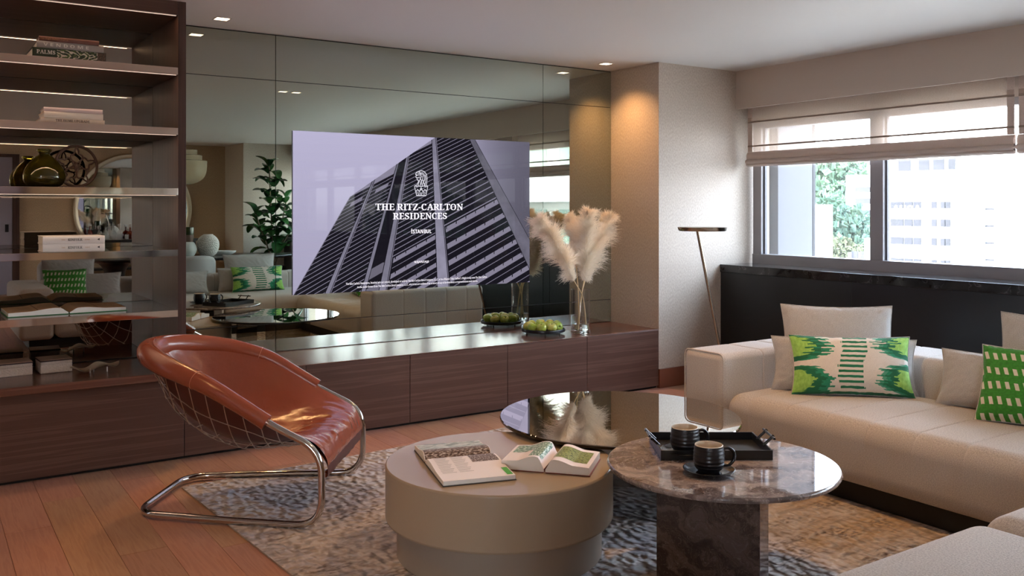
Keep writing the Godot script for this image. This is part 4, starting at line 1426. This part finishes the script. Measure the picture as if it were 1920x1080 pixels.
	lathe(s, [Vector2(0.0, 0.0245), Vector2(0.0655, 0.0262)], 48)
	lathe(s, [Vector2(0.0655, 0.0262), Vector2(0.0655, 0.068)], 48)
	lathe(s, [Vector2(0.0655, 0.068), Vector2(0.0, 0.0675)], 48)
	put("water", s, mats.water, vs)
	var base := vs.position
	plume("pampas plume leaning left out of the glass vase", [base + Vector3(0.038, 0.028, 0.02), Vector3(4.055, 0.70, -5.14), Vector3(3.965, 0.83, -5.13), Vector3(3.855, 1.01, -5.12), Vector3(3.715, 1.185, -5.11), Vector3(3.635, 1.265, -5.11)], 0.40, 0.105, 1)
	plume("upright pampas plume, tallest in the glass vase", [base + Vector3(-0.03, 0.028, 0.01), Vector3(4.05, 0.71, -5.15), Vector3(4.085, 0.85, -5.16), Vector3(4.11, 1.05, -5.17), Vector3(4.115, 1.24, -5.17), Vector3(4.13, 1.325, -5.16)], 0.36, 0.098, 2)
	plume("pampas plume leaning right out of the glass vase", [base + Vector3(-0.012, 0.028, -0.025), Vector3(4.06, 0.71, -5.165), Vector3(4.11, 0.83, -5.18), Vector3(4.21, 1.02, -5.20), Vector3(4.33, 1.20, -5.22), Vector3(4.38, 1.295, -5.23)], 0.38, 0.10, 3)
	plume("short pampas plume drooping towards the mirror behind the others", [base + Vector3(0.01, 0.028, -0.03), Vector3(4.045, 0.72, -5.18), Vector3(4.06, 0.90, -5.22), Vector3(4.10, 1.10, -5.28), Vector3(4.13, 1.22, -5.34), Vector3(4.14, 1.28, -5.40)], 0.42, 0.075, 4)
	floor_lamp()

func plume(label: String, ctl: Array, start: float, width: float, sd: int):
	var o: Vector3 = ctl[0]
	var t := thing("pampas_grass", label, "dried grass", o, 0.0, "pampas plumes in the vase")
	var n := ctl.size() - 1
	var axis := func(q: float) -> Vector3: return cr3(ctl, q * n) - o
	var s := sb()
	var pts := []; var rad := []
	for i in 31:
		pts.append(axis.call(i / 30.0 * 0.97)); rad.append(lerpf(0.0052, 0.0012, i / 30.0))
	tube(s, pts, rad, 8)
	put("stalk", s, mat(hexc("d8bd8d"), 0.7), t)
	s = sb()
	var rng := RandomNumberGenerator.new()
	rng.seed = sd * 17
	for i in 7000:
		var q := start + (1 - start) * pow(rng.randf(), 0.9) * 0.96
		var p: Vector3 = axis.call(q)
		var d: Vector3 = (axis.call(minf(1.0, q + 0.03)) - axis.call(q - 0.03)).normalized()
		var k := (q - start) / (1 - start)
		var wd: float = width * (0.35 + 1.0 * sin(minf(1.0, k * 1.15 + 0.1) * PI * 0.86)) * rng.randf_range(0.35, 1.15)
		var side := Vector3(rng.randfn(), rng.randfn(), rng.randfn())
		side = (side - d * side.dot(d)).normalized()
		var tuft: float = sin(k * 19.0 + atan2(side.z, side.x) * 2.0 + side.y * 3.0 + sd)
		wd *= 0.78 + 0.42 * tuft
		var dirv := (d * (rng.randf_range(0.35, 1.15) - 0.25 * maxf(0.0, tuft)) + side * rng.randf_range(0.5, 1.1)).normalized()
		var e := p + dirv * wd + Vector3(0, -0.034 * rng.randf() * (0.4 + 0.6 * maxf(0.0, tuft)), 0)
		var m := (p + e) / 2 + side * 0.010 + Vector3(0, 0.010, 0)
		var w := dirv.cross(Vector3(rng.randfn(), rng.randfn(), rng.randfn())).normalized() * rng.randf_range(0.0007, 0.0016)
		quad(s, p - w * 0.4, p + w * 0.4, m + w, m - w)
		quad(s, m - w, m + w, e + w * 0.25, e - w * 0.25)
		for b in 3:
			var f := m.lerp(e, rng.randf_range(0.0, 1.0))
			var g := f + (dirv + Vector3(rng.randfn(), rng.randfn() - 0.25, rng.randfn()) * 0.8).normalized() * rng.randf_range(0.010, 0.026)
			quad(s, f - w * 0.5, f + w * 0.5, g + w * 0.15, g - w * 0.15)
	var pm := mat(hexc("fdf7ec"), 0.9, 0, {"backlight_enabled": true, "backlight": Color(0.9, 0.85, 0.77)})
	tag(put("plume", s, pm, t), "", "", "", "stuff")

func apples(c: Vector3):
	var prof := smooth_prof([Vector2(0.0, -0.022), Vector2(0.010, -0.029), Vector2(0.022, -0.027), Vector2(0.034, -0.010), Vector2(0.0365, 0.006), Vector2(0.030, 0.022), Vector2(0.016, 0.0295), Vector2(0.006, 0.026), Vector2(0.0, 0.017)], 5)
	var s := sb()
	lathe(s, prof, 32)
	var body := s.commit()
	s = sb()
	tube(s, [Vector3(0, 0.017, 0), Vector3(0.001, 0.026, 0), Vector3(0.004, 0.036, 0)], 0.0011, 6)
	var stem := s.commit()
	var skin := []
	for k in 3: skin.append(mat(Color.WHITE, 0.28, 0, {"albedo_texture": ntex(110 + k, 0.03, [["8da53a", "a9bb4c", "c3c862"], ["86a036", "9cb545", "b4c257"], ["a0ad46", "b9bd58", "d0c66c"]][k], [0.2, 0.5, 0.85], 128, 3)}))
	var sm := mat(hexc("5b4326"), 0.8)
	var rng := RandomNumberGenerator.new()
	rng.seed = 21
	var spots := []
	for k in 9: spots.append([cos(k * TAU / 9 + 0.2) * 0.108, 0.0, sin(k * TAU / 9 + 0.2) * 0.108])
	for k in 3: spots.append([cos(k * TAU / 3 + 0.8) * 0.040, 0.008, sin(k * TAU / 3 + 0.8) * 0.040])
	var where := ["right end of the tray", "right front", "front, right of the middle", "front middle", "front left", "left end of the tray", "back left", "back middle", "back right", "middle, front one", "middle, left one", "middle, right one"]
	for k in spots.size():
		var p: Vector3 = c + Vector3(spots[k][0], spots[k][1] + 0.030, spots[k][2])
		var a := thing("apple", "green apple on the black footed tray: " + where[k], "apple", p, 0.0, "green apples on the footed tray")
		var ax := Vector3(rng.randf_range(-1, 1), 0, rng.randf_range(-1, 1)).normalized()
		a.basis = Basis(ax, rng.randf_range(0.2, 1.5)) * Basis(Vector3.UP, rng.randf() * TAU)
		put("fruit", body, skin[k % 3], a)
		put("stem", stem, sm, a)

func marble_image(n: int) -> Image:
	var im := Image.create(n, n, false, Image.FORMAT_RGB8)
	var a := noise(131, 0.008, 5); var b := noise(132, 0.006, 4); var c := noise(133, 0.03, 3)
	for y in n:
		for x in n:
			# tileable by mirroring
			var X := float(x if x < n / 2 else n - x); var Y := float(y if y < n / 2 else n - y)
			var wx := a.get_noise_2d(X, Y) * 55; var wy := a.get_noise_2d(X + 300, Y + 90) * 55
			var L := (X + wx) * 0.8 + (Y + wy) * 0.6; var T := (Y + wy) * 0.8 - (X + wx) * 0.6
			var v := b.get_noise_2d(L * 0.35, T * 2.6)
			var w := c.get_noise_2d(L * 0.25, T * 2.2)
			var col := Color8(104, 94, 92).lerp(Color8(160, 147, 141), smoothstep(-0.35, 0.4, v + 0.35 * w))
			col = col.lerp(Color8(84, 73, 72), smoothstep(0.2, 0.55, a.get_noise_2d(X * 1.2 + 500, Y * 1.2)) * 0.8)
			var vein := pow(1.0 - minf(1.0, absf(b.get_noise_2d(L * 0.8 + 200, T * 1.7)) * 13.0), 4.0)
			col = col.lerp(Color8(208, 199, 192), vein * 0.6)
			var vein2 := pow(1.0 - minf(1.0, absf(c.get_noise_2d(X * 0.5 + wx * 0.9, Y * 0.5 + wy * 0.9)) * 9.0), 5.0)
			col = col.lerp(Color8(222, 213, 206), vein2 * 0.8)
			var vein3 := pow(1.0 - minf(1.0, absf(c.get_noise_2d(X * 1.6 + wx * 1.1 + 700, Y * 1.6 + wy * 1.1)) * 8.0), 6.0)
			col = col.lerp(Color8(214, 204, 198), vein3 * 0.4)
			im.set_pixel(x, y, col)
	return im

func floor_lamp():
	var t := thing("floor_lamp", "slim leaning floor lamp with a flat round brass head beside the corner pier", "lamp", Vector3(4.48, 0, -4.1))
	var s := sb()
	lathe(s, [Vector2(0.0, 0.0), Vector2(0.12, 0.0), Vector2(0.122, 0.002), Vector2(0.122, 0.010), Vector2(0.119, 0.012), Vector2(0.0, 0.012)], 48)
	put("base", s, mats.brass, t)
	s = sb()
	tube(s, [Vector3(0, 0.012, 0), Vector3(-0.318, 1.205, 0)], 0.0095, 12)
	put("pole", s, mats.brass, t)
	s = sb()
	lathe(s, [Vector2(0.0, 0.0), Vector2(0.142, 0.0)], 64)
	lathe(s, [Vector2(0.142, 0.0), Vector2(0.150, 0.003), Vector2(0.157, 0.024)], 64)
	lathe(s, [Vector2(0.157, 0.024), Vector2(0.153, 0.0255), Vector2(0.0, 0.0255)], 64)
	put("head", s, mats.brass, t, Vector3(-0.274, 1.2055, 0))

# ---------------------------------------------------------------- the dining end of the room, seen in the mirrors
func build_far_room():
	var blk := mat(hexc("161514"), 0.3)
	# door beyond the round mirror
	var d := struct("door_1")
	var lav := mat(hexc("8f8894"), 0.6)
	slab("door_leaf", Vector3(0.35, 0.004, 4.955), Vector3(1.30, 2.15, 4.985), lav, d, 0.002)
	for f in [[0.27, 0.348], [1.302, 1.40]]: slab("door_frame", Vector3(f[0], 0, 4.945), Vector3(f[1], 2.2, 4.999), mats.wood_v, d, 0.002)
	slab("door_frame", Vector3(0.348, 2.152, 4.945), Vector3(1.302, 2.2, 4.999), mats.wood_v, d, 0.002)
	slab("door_handle", Vector3(1.2, 0.98, 4.92), Vector3(1.25, 1.1, 4.954), blk, d, 0.004)

	# round mirror
	var m := thing("round_mirror", "large round wall mirror with a pale metal rim over the drinks console", "mirror", Vector3(3.10, 1.33, 4.995))
	var s := sb()
	var pts := []
	for i in 96: pts.append(Vector3(cos(i * TAU / 96), sin(i * TAU / 96), 0) * 0.90 + Vector3(0, 0, -0.025))
	grid(s, 96, 4, func(u, v):
		var q: Array = [[0.93, 0.0], [0.93, -0.05], [0.925, -0.055], [0.865, -0.055], [0.86, -0.02]][roundi(v * 4)]
		return Vector3(cos(u * TAU) * q[0], sin(u * TAU) * q[0], q[1]), true)
	put("rim", s, mat(Color(0.85, 0.80, 0.70), 0.35, 0.6), m)
	s = sb()
	for i in 96:
		var a := i * TAU / 96; var b := (i + 1) * TAU / 96
		for q in [Vector3(0, 0, 0), Vector3(cos(a), sin(a), 0) * 0.862, Vector3(cos(b), sin(b), 0) * 0.862]: vert(s, q + Vector3(0, 0, -0.022), Vector3(0, 0, -1), Vector2())
	put("mirror_glass", s, mats.mirror_clear, m)

	# drinks console
	var c := thing("drinks_console", "narrow black wall console under the round mirror holding bottles", "console", Vector3(3.1, 0, 4.735))
	slab("top", Vector3(-0.95, 0.80, -0.2), Vector3(0.95, 0.84, 0.2), blk, c, 0.003)
	slab("shelf", Vector3(-0.9, 0.35, -0.18), Vector3(0.9, 0.38, 0.18), blk, c, 0.003)
	for e in [-0.9, 0.86]: slab("side", Vector3(e, 0.0, -0.18), Vector3(e + 0.04, 0.799, 0.18), blk, c, 0.003)
	var amber := mat(Color(0.35, 0.10, 0.03), 0.1, 0, {"metallic_specular": 0.6})
	var gl := mat(Color(0.85, 0.88, 0.88, 0.25), 0.05, 0, {"transparency": 1})
	var lab := ["amber bottle at the left end of the drinks console", "squat decanter second from the left on the drinks console", "black box beside the decanters on the drinks console", "tall clear decanter in the middle of the drinks console", "clear decanter right of the middle on the drinks console", "dark round bellied decanter on the drinks console"]
	var px := [-0.72, -0.58, -0.62, -0.42, -0.28, -0.10]
	for k in 6:
		var b := thing("bottle" if k != 2 else "drinks_box", lab[k], "bottle" if k != 2 else "box", Vector3(3.1 + px[k], 0.8405, 4.72 + 0.07 * (k % 2)), 0.0, "")
		if k == 2:
			b.position.z = 4.85
			slab("box_body", Vector3(-0.07, 0, -0.05), Vector3(0.07, 0.16, 0.05), blk, b, 0.003)
			continue
		s = sb()
		var h: float = [0.17, 0.12, 0, 0.16, 0.15, 0.14][k]
		var r: float = [0.042, 0.05, 0, 0.045, 0.05, 0.068][k]
		lathe(s, smooth_prof([Vector2(0, 0), Vector2(r * 0.9, 0.002), Vector2(r, 0.02), Vector2(r, h * 0.6), Vector2(r * 0.5, h * 0.9), Vector2(0.014, h), Vector2(0.013, h + 0.04), Vector2(0.017, h + 0.05), Vector2(0.0, h + 0.052)], 3), 28)
		put("bottle_body", s, amber if k in [0, 5] else gl, b)
		s = sb()
		lathe(s, smooth_prof([Vector2(0, h + 0.053), Vector2(0.012, h + 0.056), Vector2(0.024, h + 0.082), Vector2(0.014, h + 0.105), Vector2(0, h + 0.11)], 3), 20)
		put("stopper", s, gl, b)
	for k in 4:
		var g := thing("glass", ["left", "second", "third", "right"][k] + " small tumbler in the row of four along the front of the drinks console", "glass", Vector3(2.62 + 0.1 * k, 0.8405, 4.64), 0.0, "tumblers on the drinks console")
		s = sb()
		lathe(s, [Vector2(0, 0), Vector2(0.03, 0.001), Vector2(0.034, 0.08), Vector2(0.032, 0.08), Vector2(0.028, 0.008), Vector2(0, 0.007)], 24)
		put("tumbler", s, gl, g)

	# dining table
	var t := thing("dining_table", "large oval black dining table on trumpet pedestals, seen in the mirror", "table", Vector3(3.2, 0, 1.55))
	s = sb()
	var oval := func(rx: float, rz: float, y: float, u: float) -> Vector3: return Vector3(cos(u * TAU) * rx, y, -sin(u * TAU) * rz)
	grid(s, 96, 4, func(u, v): return oval.call([0.001, 1.40, 1.45, 1.45, 1.44][roundi(v * 4)], [0.001, 0.62, 0.66, 0.66, 0.655][roundi(v * 4)], [0.660, 0.660, 0.675, 0.692, 0.698][roundi(v * 4)], u), true)
	grid(s, 96, 2, func(u, v): return oval.call(1.44 * (1 - v) + 0.0005, 0.655 * (1 - v) + 0.0005, 0.698, u), true)
	put("tabletop", s, mat(hexc("1b1918"), 0.22), t)
	for e in [-1.0, 0.65]:
		s = sb()
		lathe(s, smooth_prof([Vector2(0.24, 0.0), Vector2(0.22, 0.012), Vector2(0.14, 0.10), Vector2(0.12, 0.3), Vector2(0.13, 0.52), Vector2(0.2, 0.63), Vector2(0.32, 0.66)], 5), 40)
		put("pedestal", s, blk, t, Vector3(e, 0, 0))
	# dining chairs
	var ch := thing("dining_chair", "pale rounded dining chair, leftmost at the near side of the oval table", "chair", Vector3(1.45, 0, 0.75), 0.0, "dining chairs")
	s = sb()
	rbox(s, Vector3(0, 0.41, 0.0), Vector3(0.50, 0.14, 0.50), 0.06, 5)
	put("seat", s, mats.linen, ch)
	s = sb()
	var bend := func(p: Vector3, _n: Vector3) -> Vector3:
		var w: float = p.x / 0.25
		return Vector3(p.x, p.y - 0.05 * w * w * w * w * (1.0 if p.y > 0 else 0.0), p.z + 0.11 * w * w)
	rbox(s, Vector3(0, 0.545, -0.24), Vector3(0.50, 0.42, 0.10), 0.048, 6, Transform3D(), [even(0.25, 0.048, 8), even(0.21, 0.048, 6), []], bend)
	put("backrest", s, mats.linen, ch)
	for q in [[-0.19, -0.18], [0.19, -0.18], [-0.19, 0.19], [0.19, 0.19]]:
		s = sb()
		tube(s, [Vector3(q[0] * 1.05, 0, q[1] * 1.05), Vector3(q[0], 0.36, q[1])], [0.011, 0.016], 10)
		put("leg", s, blk, ch)
	dup(ch, Vector3(2.98, 0, 0.70), 0.05, "pale rounded dining chair beside the big white vase, mirrored right of the shelf unit", "dining chairs")
	dup(ch, Vector3(3.62, 0, 0.70), -0.04, "pale rounded dining chair behind the second patterned cushion in the mirror", "dining chairs")
	dup(ch, Vector3(4.50, 0, 1.05), -0.9, "pale rounded dining chair at the plant end of the oval table", "dining chairs")

	# on the table
	var vz := thing("round_vase", "big round white textured vase on the oval dining table", "vase", Vector3(3.36, 0.6985, 1.42))
	s = sb()
	lathe(s, smooth_prof([Vector2(0, 0), Vector2(0.07, 0.0), Vector2(0.12, 0.05), Vector2(0.148, 0.14), Vector2(0.135, 0.22), Vector2(0.09, 0.275), Vector2(0.07, 0.285), Vector2(0.068, 0.295), Vector2(0.058, 0.295), Vector2(0.06, 0.27), Vector2(0.1, 0.2), Vector2(0.1, 0.1), Vector2(0, 0.02)], 5), 48)
	put("body", s, mat(hexc("d8d3ca"), 0.85, 0, {"normal_enabled": true, "normal_texture": ntnormal(141, 0.06, 8.0), "uv1_scale": Vector3(3, 2, 1)}), vz)
	vz = thing("gourd_vase", "white gourd vase with a brown and green glass neck on the oval dining table", "vase", Vector3(3.10, 0.6985, 1.38))
	s = sb()
	lathe(s, smooth_prof([Vector2(0, 0), Vector2(0.05, 0.0), Vector2(0.085, 0.05), Vector2(0.098, 0.10), Vector2(0.08, 0.165), Vector2(0.05, 0.2), Vector2(0, 0.2)], 5), 40)
	put("body", s, mat(hexc("d2d4cf"), 0.5), vz)
	s = sb()
	lathe(s, [Vector2(0.05, 0.2005), Vector2(0.058, 0.26), Vector2(0.058, 0.295)], 32)
	put("brown_neck", s, mat(hexc("6d5346"), 0.6), vz)
	s = sb()
	lathe(s, [Vector2(0.058, 0.2955), Vector2(0.058, 0.39), Vector2(0.054, 0.40), Vector2(0.05, 0.39), Vector2(0.05, 0.2955)], 32)
	put("green_glass_neck", s, mat(hexc("2c3a1c"), 0.08), vz)
	vz = thing("bowl", "low white bowl behind the round vase on the oval dining table", "bowl", Vector3(3.64, 0.6985, 1.62))
	s = sb()
	lathe(s, smooth_prof([Vector2(0, 0), Vector2(0.08, 0.0), Vector2(0.14, 0.03), Vector2(0.16, 0.055), Vector2(0.155, 0.056), Vector2(0.13, 0.035), Vector2(0, 0.01)], 4), 40)
	put("body", s, mat(hexc("d9d8d4"), 0.5), vz)
	# pendant
	var p := thing("pendant_lamp", "pendant lamp of three nested pale mesh bowls over the oval dining table", "lamp", Vector3(3.0, H, 1.45))
	var mesh_m := mat(Color(0.80, 0.74, 0.62, 0.42), 0.6, 0, {"transparency": 1, "backlight_enabled": true, "backlight": Color(0.6, 0.55, 0.45), "cull_mode": 2})
	for k in 3:
		var r: float = [0.345, 0.28, 0.22][k]
		var yt: float = [-0.46, -0.385, -0.315][k]
		var yb: float = [-0.785, -0.775, -0.765][k]
		var ctl := [Vector2(0.001, yb), Vector2(r * 0.45, yb + 0.015), Vector2(r * 0.82, yb + 0.08), Vector2(r * 0.97, yb + 0.18), Vector2(r, yt)]
		s = sb()
		lathe(s, smooth_prof(ctl, 6), 56)
		put("mesh_bowl", s, mesh_m, p)
		s = sb()
		var ringp := []
		for i in 56: ringp.append(Vector3(cos(i * TAU / 56) * r, yt, sin(i * TAU / 56) * r))
		tube(s, ringp, 0.003, 5, true)
		put("bowl_rim", s, mats.brass, p)
	s = sb()
	tube(s, [Vector3(0, -0.75, 0), Vector3(0, -0.003, 0)], 0.004, 6)
	put("rod", s, mats.brass, p)
	s = sb()
	lathe(s, [Vector2(0, -0.045), Vector2(0.03, -0.04), Vector2(0.045, -0.02), Vector2(0.047, -0.001)], 28)
	put("canopy", s, mats.brass, p)

	# rubber plant
	var f := thing("rubber_plant", "tall rubber plant with big glossy leaves in front of the far column", "plant", Vector3(4.86, 0, 3.15))
	s = sb()
	lathe(s, smooth_prof([Vector2(0, 0), Vector2(0.15, 0.0), Vector2(0.19, 0.2), Vector2(0.2, 0.4), Vector2(0.185, 0.405), Vector2(0.175, 0.36), Vector2(0, 0.34)], 4), 36)
	put("pot", s, mat(hexc("39322c"), 0.6), f)
	var rng := RandomNumberGenerator.new()
	rng.seed = 44
	s = sb()
	grid(s, 8, 12, func(u, v):
		var w: float = 0.088 * pow(sin(PI * clampf(v * 0.94 + 0.03, 0, 1)), 0.6)
		var x: float = (u - 0.5) * 2 * w
		return Vector3(x, 0.03 * sin(v * 2.6) - 0.05 * v * v + absf(x) * 0.35, -v * 0.21 - 0.03))
	grid(s, 8, 12, func(u, v):
		var w: float = 0.088 * pow(sin(PI * clampf(v * 0.94 + 0.03, 0, 1)), 0.6)
		var x: float = (0.5 - u) * 2 * w
		return Vector3(x, 0.03 * sin(v * 2.6) - 0.05 * v * v + absf(x) * 0.35 - 0.002, -v * 0.21 - 0.03))
	tube(s, [Vector3(0, 0, 0.0), Vector3(0, 0.003, -0.03)], 0.003, 5)
	var leaf := s.commit()
	var gm := [mat(hexc("2f5a30"), 0.22), mat(hexc("3b6a38"), 0.25), mat(hexc("264a2b"), 0.2)]
	for st in 4:
		var top: Vector3 = [Vector3(-0.08, 2.02, -0.05), Vector3(0.22, 1.5, 0.0), Vector3(-0.26, 1.25, 0.05), Vector3(0.33, 1.2, -0.15)][st]
		var stem := [Vector3(0, 0.34, 0), Vector3(top.x * 0.3, 0.34 + (top.y - 0.34) * 0.4, top.z * 0.3), Vector3(top.x * 0.75, 0.34 + (top.y - 0.34) * 0.75, top.z * 0.7), top]
		var pp := []
		for i in 16: pp.append(cr3(stem, i * 0.2))
		s = sb(); tube(s, pp, 0.011, 7)
		put("stem", s, mat(hexc("6a5a44"), 0.8), f)
		var n: int = [30, 20, 16, 14][st]
		for i in n:
			var q := 0.25 + 0.75 * (i + 1.0) / n
			var lo := put("leaf", leaf, gm[rng.randi() % 3], f, cr3(stem, q * 3.0))
			var sc := rng.randf_range(0.95, 1.45) * (0.7 if q > 0.97 else 1.0)
			lo.basis = Basis(Vector3.UP, i * 2.4 + rng.randf_range(-0.3, 0.3)) * Basis(Vector3.RIGHT, rng.randf_range(-0.5, 0.75) if q < 0.95 else 0.9) * Basis.from_scale(Vector3(sc, sc, sc))

# ---------------------------------------------------------------- outside
func facade(n: String, label: String, x: float, z0: float, z1: float, y0: float, y1: float, depth: float, wall: Material, rows: Array, glassm: Material):
	var t := thing(n, label, "building", Vector3(x, y0, (z0 + z1) / 2))
	slab("wall", Vector3(0, 0, -(z1 - z0) / 2), Vector3(depth, y1 - y0, (z1 - z0) / 2), wall, t, 0.02)
	for r in rows:   # [z0, z1, y0, y1] in the world
		var cz := (z0 + z1) / 2
		slab("window", Vector3(-0.06, r[2] - y0, r[0] - cz), Vector3(0.02, r[3] - y0, r[1] - cz), glassm, t, 0.01)
		slab("window_sill", Vector3(-0.14, r[2] - y0 - 0.08, r[0] - cz - 0.05), Vector3(0.02, r[2] - y0, r[1] - cz + 0.05), wall, t, 0.01)
	return t

func build_outside():
	var fin := thing("facade_fin", "smooth light grey facade fin just outside the left window pane", "wall", Vector3(5.92, -2.0, -4.95))
	slab("fin_face", Vector3(0, 0, -0.12), Vector3(0.44, 6.5, 0.03), mat(hexc("5b5a5d"), 0.85), fin, 0.004)
	slab("fin_edge", Vector3(0.44, 0, -0.12), Vector3(0.475, 6.5, 0.034), mat(hexc("2e2d31"), 0.7), fin, 0.004)
	var own := struct("wall_outside")
	slab("facade_below", Vector3(5.905, -14, -20), Vector3(6.05, 0.85, 20), mat(hexc("bdb8b2"), 0.9), own, 0.0)
	var g := struct("ground")
	slab("street", Vector3(6, -14.4, -160), Vector3(260, -14, 160), mat(hexc("b9b4ac"), 0.95), g, 0.0)
	var wh := mat(hexc("efece6"), 0.9)
	var gr := mat(hexc("2c2c31"), 0.8)
	var pale := mat(hexc("3a3a40"), 0.8)
	# big white block across the street; windows where the photograph shows them
	var rows := []
	for yy in [[0.53, 0.86], [-0.31, 0.02], [-1.25, -0.95], [3.05, 3.6], [1.35, 1.65]]:
		if yy[0] < 3:
			for q in [[-25.0, -24.35], [-24.3, -23.9], [-23.85, -23.5], [-22.98, -22.75], [-22.55, -22.35], [-22.32, -22.12]]: rows.append([q[0], q[1], yy[0], yy[1]])
		else:
			for q in [[-24.6, -24.0], [-23.6, -23.1], [-22.9, -22.4], [-22.2, -21.9]]: rows.append([q[0], q[1], yy[0], yy[1]])
	for k in 6: rows.append([-21.82, -21.70, 2.0 - 0.62 * k - 0.55, 2.0 - 0.62 * k])
	for k in 4: rows.append([-20.55, -20.2, 1.28 - 0.72 * k, 1.36 - 0.72 * k])
	var b: Node3D = facade("apartment_building", "big white building with strip windows filling the right window pane", 38.0, -26.05, -17.8, -14, 5.2, 12.0, wh, rows, gr)
	letter("AHOA", 1.4, 0.34, Vector3(-0.05, 15.32, -2.25), mat(hexc("d5d2cd"), 0.8), b, false, true, Basis(Vector3.UP, -PI / 2), 0.05)
	slab("stair_shaft", Vector3(-0.3, 0, 0.25), Vector3(0.001, 16.6, 1.35), mat(hexc("e6e8ee"), 0.8), b, 0.02)
	# houses and trees on the slope behind
	rows = []
	for k in 5: rows.append([-51.0, -49.2, 3.3 - 1.05 * k - 0.5, 3.3 - 1.05 * k])
	facade("apartment_building", "white apartment block with stacked balconies beyond the trees in the left pane", 72.0, -52.0, -48.6, -14, 4.4, 1.5, wh, rows, pale)
	facade("apartment_building", "low pale house with a grey roof edge at the foot of the trees", 52.0, -37.4, -35.6, -14, -1.6, 1.2, mat(hexc("d9d4cd"), 0.9), [[-37.1, -36.6, -2.3, -1.5], [-36.4, -35.9, -2.3, -1.5]], pale)
	facade("apartment_building", "white gabled house left of the trees at the edge of the facade fin", 50.0, -41.0, -37.7, -14, 1.6, 0.8, wh, [[-39.4, -38.8, -0.2, 0.6]], pale)
	facade("apartment_building", "grey parapet block below the left pane's mullion", 44.0, -30.6, -29.95, -14, -0.3, 0.6, mat(hexc("c3bfba"), 0.9), [], pale)
	rows = []
	for k in 3:
		for q in 9: rows.append([-112 + q * 7.0, -109 + q * 7.0, 9.5 - k * 4.5, 11.5 - k * 4.5])
	facade("apartment_building", "long pale apartment row on the far hill", 150.0, -120.0, -50.0, -14, 13.5, 12.0, wh, rows, pale)
	# the block seen in the wall mirror
	rows = []
	for k in 4:
		for q in 8: rows.append([14.0 + q * 2.6, 15.7 + q * 2.6, 4.2 - k * 2.9 - 1.5, 4.2 - k * 2.9])
	var c: Node3D = facade("apartment_building", "pale grey apartment block with balconies, seen through the window in the wall mirror", 22.0, 12.5, 36.0, -14, 9.0, 10.0, mat(hexc("cfccca"), 0.9), rows, mat(hexc("6f8a80"), 0.3))
	for k in 4: slab("balcony", Vector3(-1.2, 14.0 + 4.2 - k * 2.9 - 2.6, -11.0), Vector3(-0.001, 14.0 + 4.2 - k * 2.9 - 1.6, 11.0), mat(hexc("b9b6b6"), 0.9), c, 0.02)
	tree(Vector3(62.0, -5.4, -45.6), 4.0, "broad green tree in the middle of the left window pane", 1)
	tree(Vector3(66.0, -4.0, -49.6), 3.6, "green tree left of the broad one in the left window pane", 2)
	tree(Vector3(57.0, -5.2, -41.4), 2.4, "yellowish shrub-like tree below the broad green tree", 3)
	tree(Vector3(95.0, -4.0, -72.5), 7.0, "distant tree on the slope above the others", 4)
	tree(Vector3(17.5, -6.0, 20.5), 4.2, "street tree before the grey block, seen in the wall mirror", 5)

func tree(at: Vector3, r: float, label: String, sd: int):
	var t := thing("tree", label, "tree", Vector3(at.x, -14, at.z), 0.0, "")
	var s := sb()
	var hgt := at.y + 14.0
	tube(s, [Vector3(0, 0, 0), Vector3(0.1, hgt * 0.6, 0.1), Vector3(0, hgt + r * 0.9, 0)], [0.3, 0.22, 0.12], 8)
	put("trunk", s, mat(hexc("6b5c4c"), 0.9), t)
	s = sb()
	quad(s, Vector3(-0.13, -0.2, 0), Vector3(0.13, -0.2, 0), Vector3(0.16, 0.2, 0.05), Vector3(-0.1, 0.22, -0.03))
	quad(s, Vector3(0.05, -0.1, -0.15), Vector3(0.05, -0.1, 0.15), Vector3(0, 0.22, 0.1), Vector3(0, 0.2, -0.1))
	var mm := MultiMesh.new()
	mm.transform_format = MultiMesh.TRANSFORM_3D
	mm.mesh = s.commit()
	var n := 2600
	mm.instance_count = n
	var rng := RandomNumberGenerator.new()
	rng.seed = sd
	var nz := noise(sd, 0.35, 3)
	for i in n:
		var d := Vector3(rng.randfn(), rng.randfn(), rng.randfn()).normalized()
		var rr: float = r * (0.82 + 0.45 * nz.get_noise_3d(d.x * 4, d.y * 4, d.z * 4)) * pow(rng.randf(), 0.25)
		var b := Basis(Vector3(rng.randfn(), rng.randfn(), rng.randfn()).normalized(), rng.randf() * TAU)
		var k := r * rng.randf_range(0.2, 0.42)
		mm.set_instance_transform(i, Transform3D(b.scaled(Vector3(k, k, k)), Vector3(0, hgt + r, 0) + d * rr * Vector3(1, 0.9, 1)))
	var o := MultiMeshInstance3D.new()
	o.name = "crown"
	o.multimesh = mm
	o.material_override = mat(hexc(["47604c", "40584a", "46604e", "5d6049", "587058", "3a5844"][sd % 6]), 0.8, 0, {"backlight_enabled": true, "backlight": Color(0.2, 0.25, 0.18)})
	o.set_meta("kind", "stuff")
	t.add_child(o)
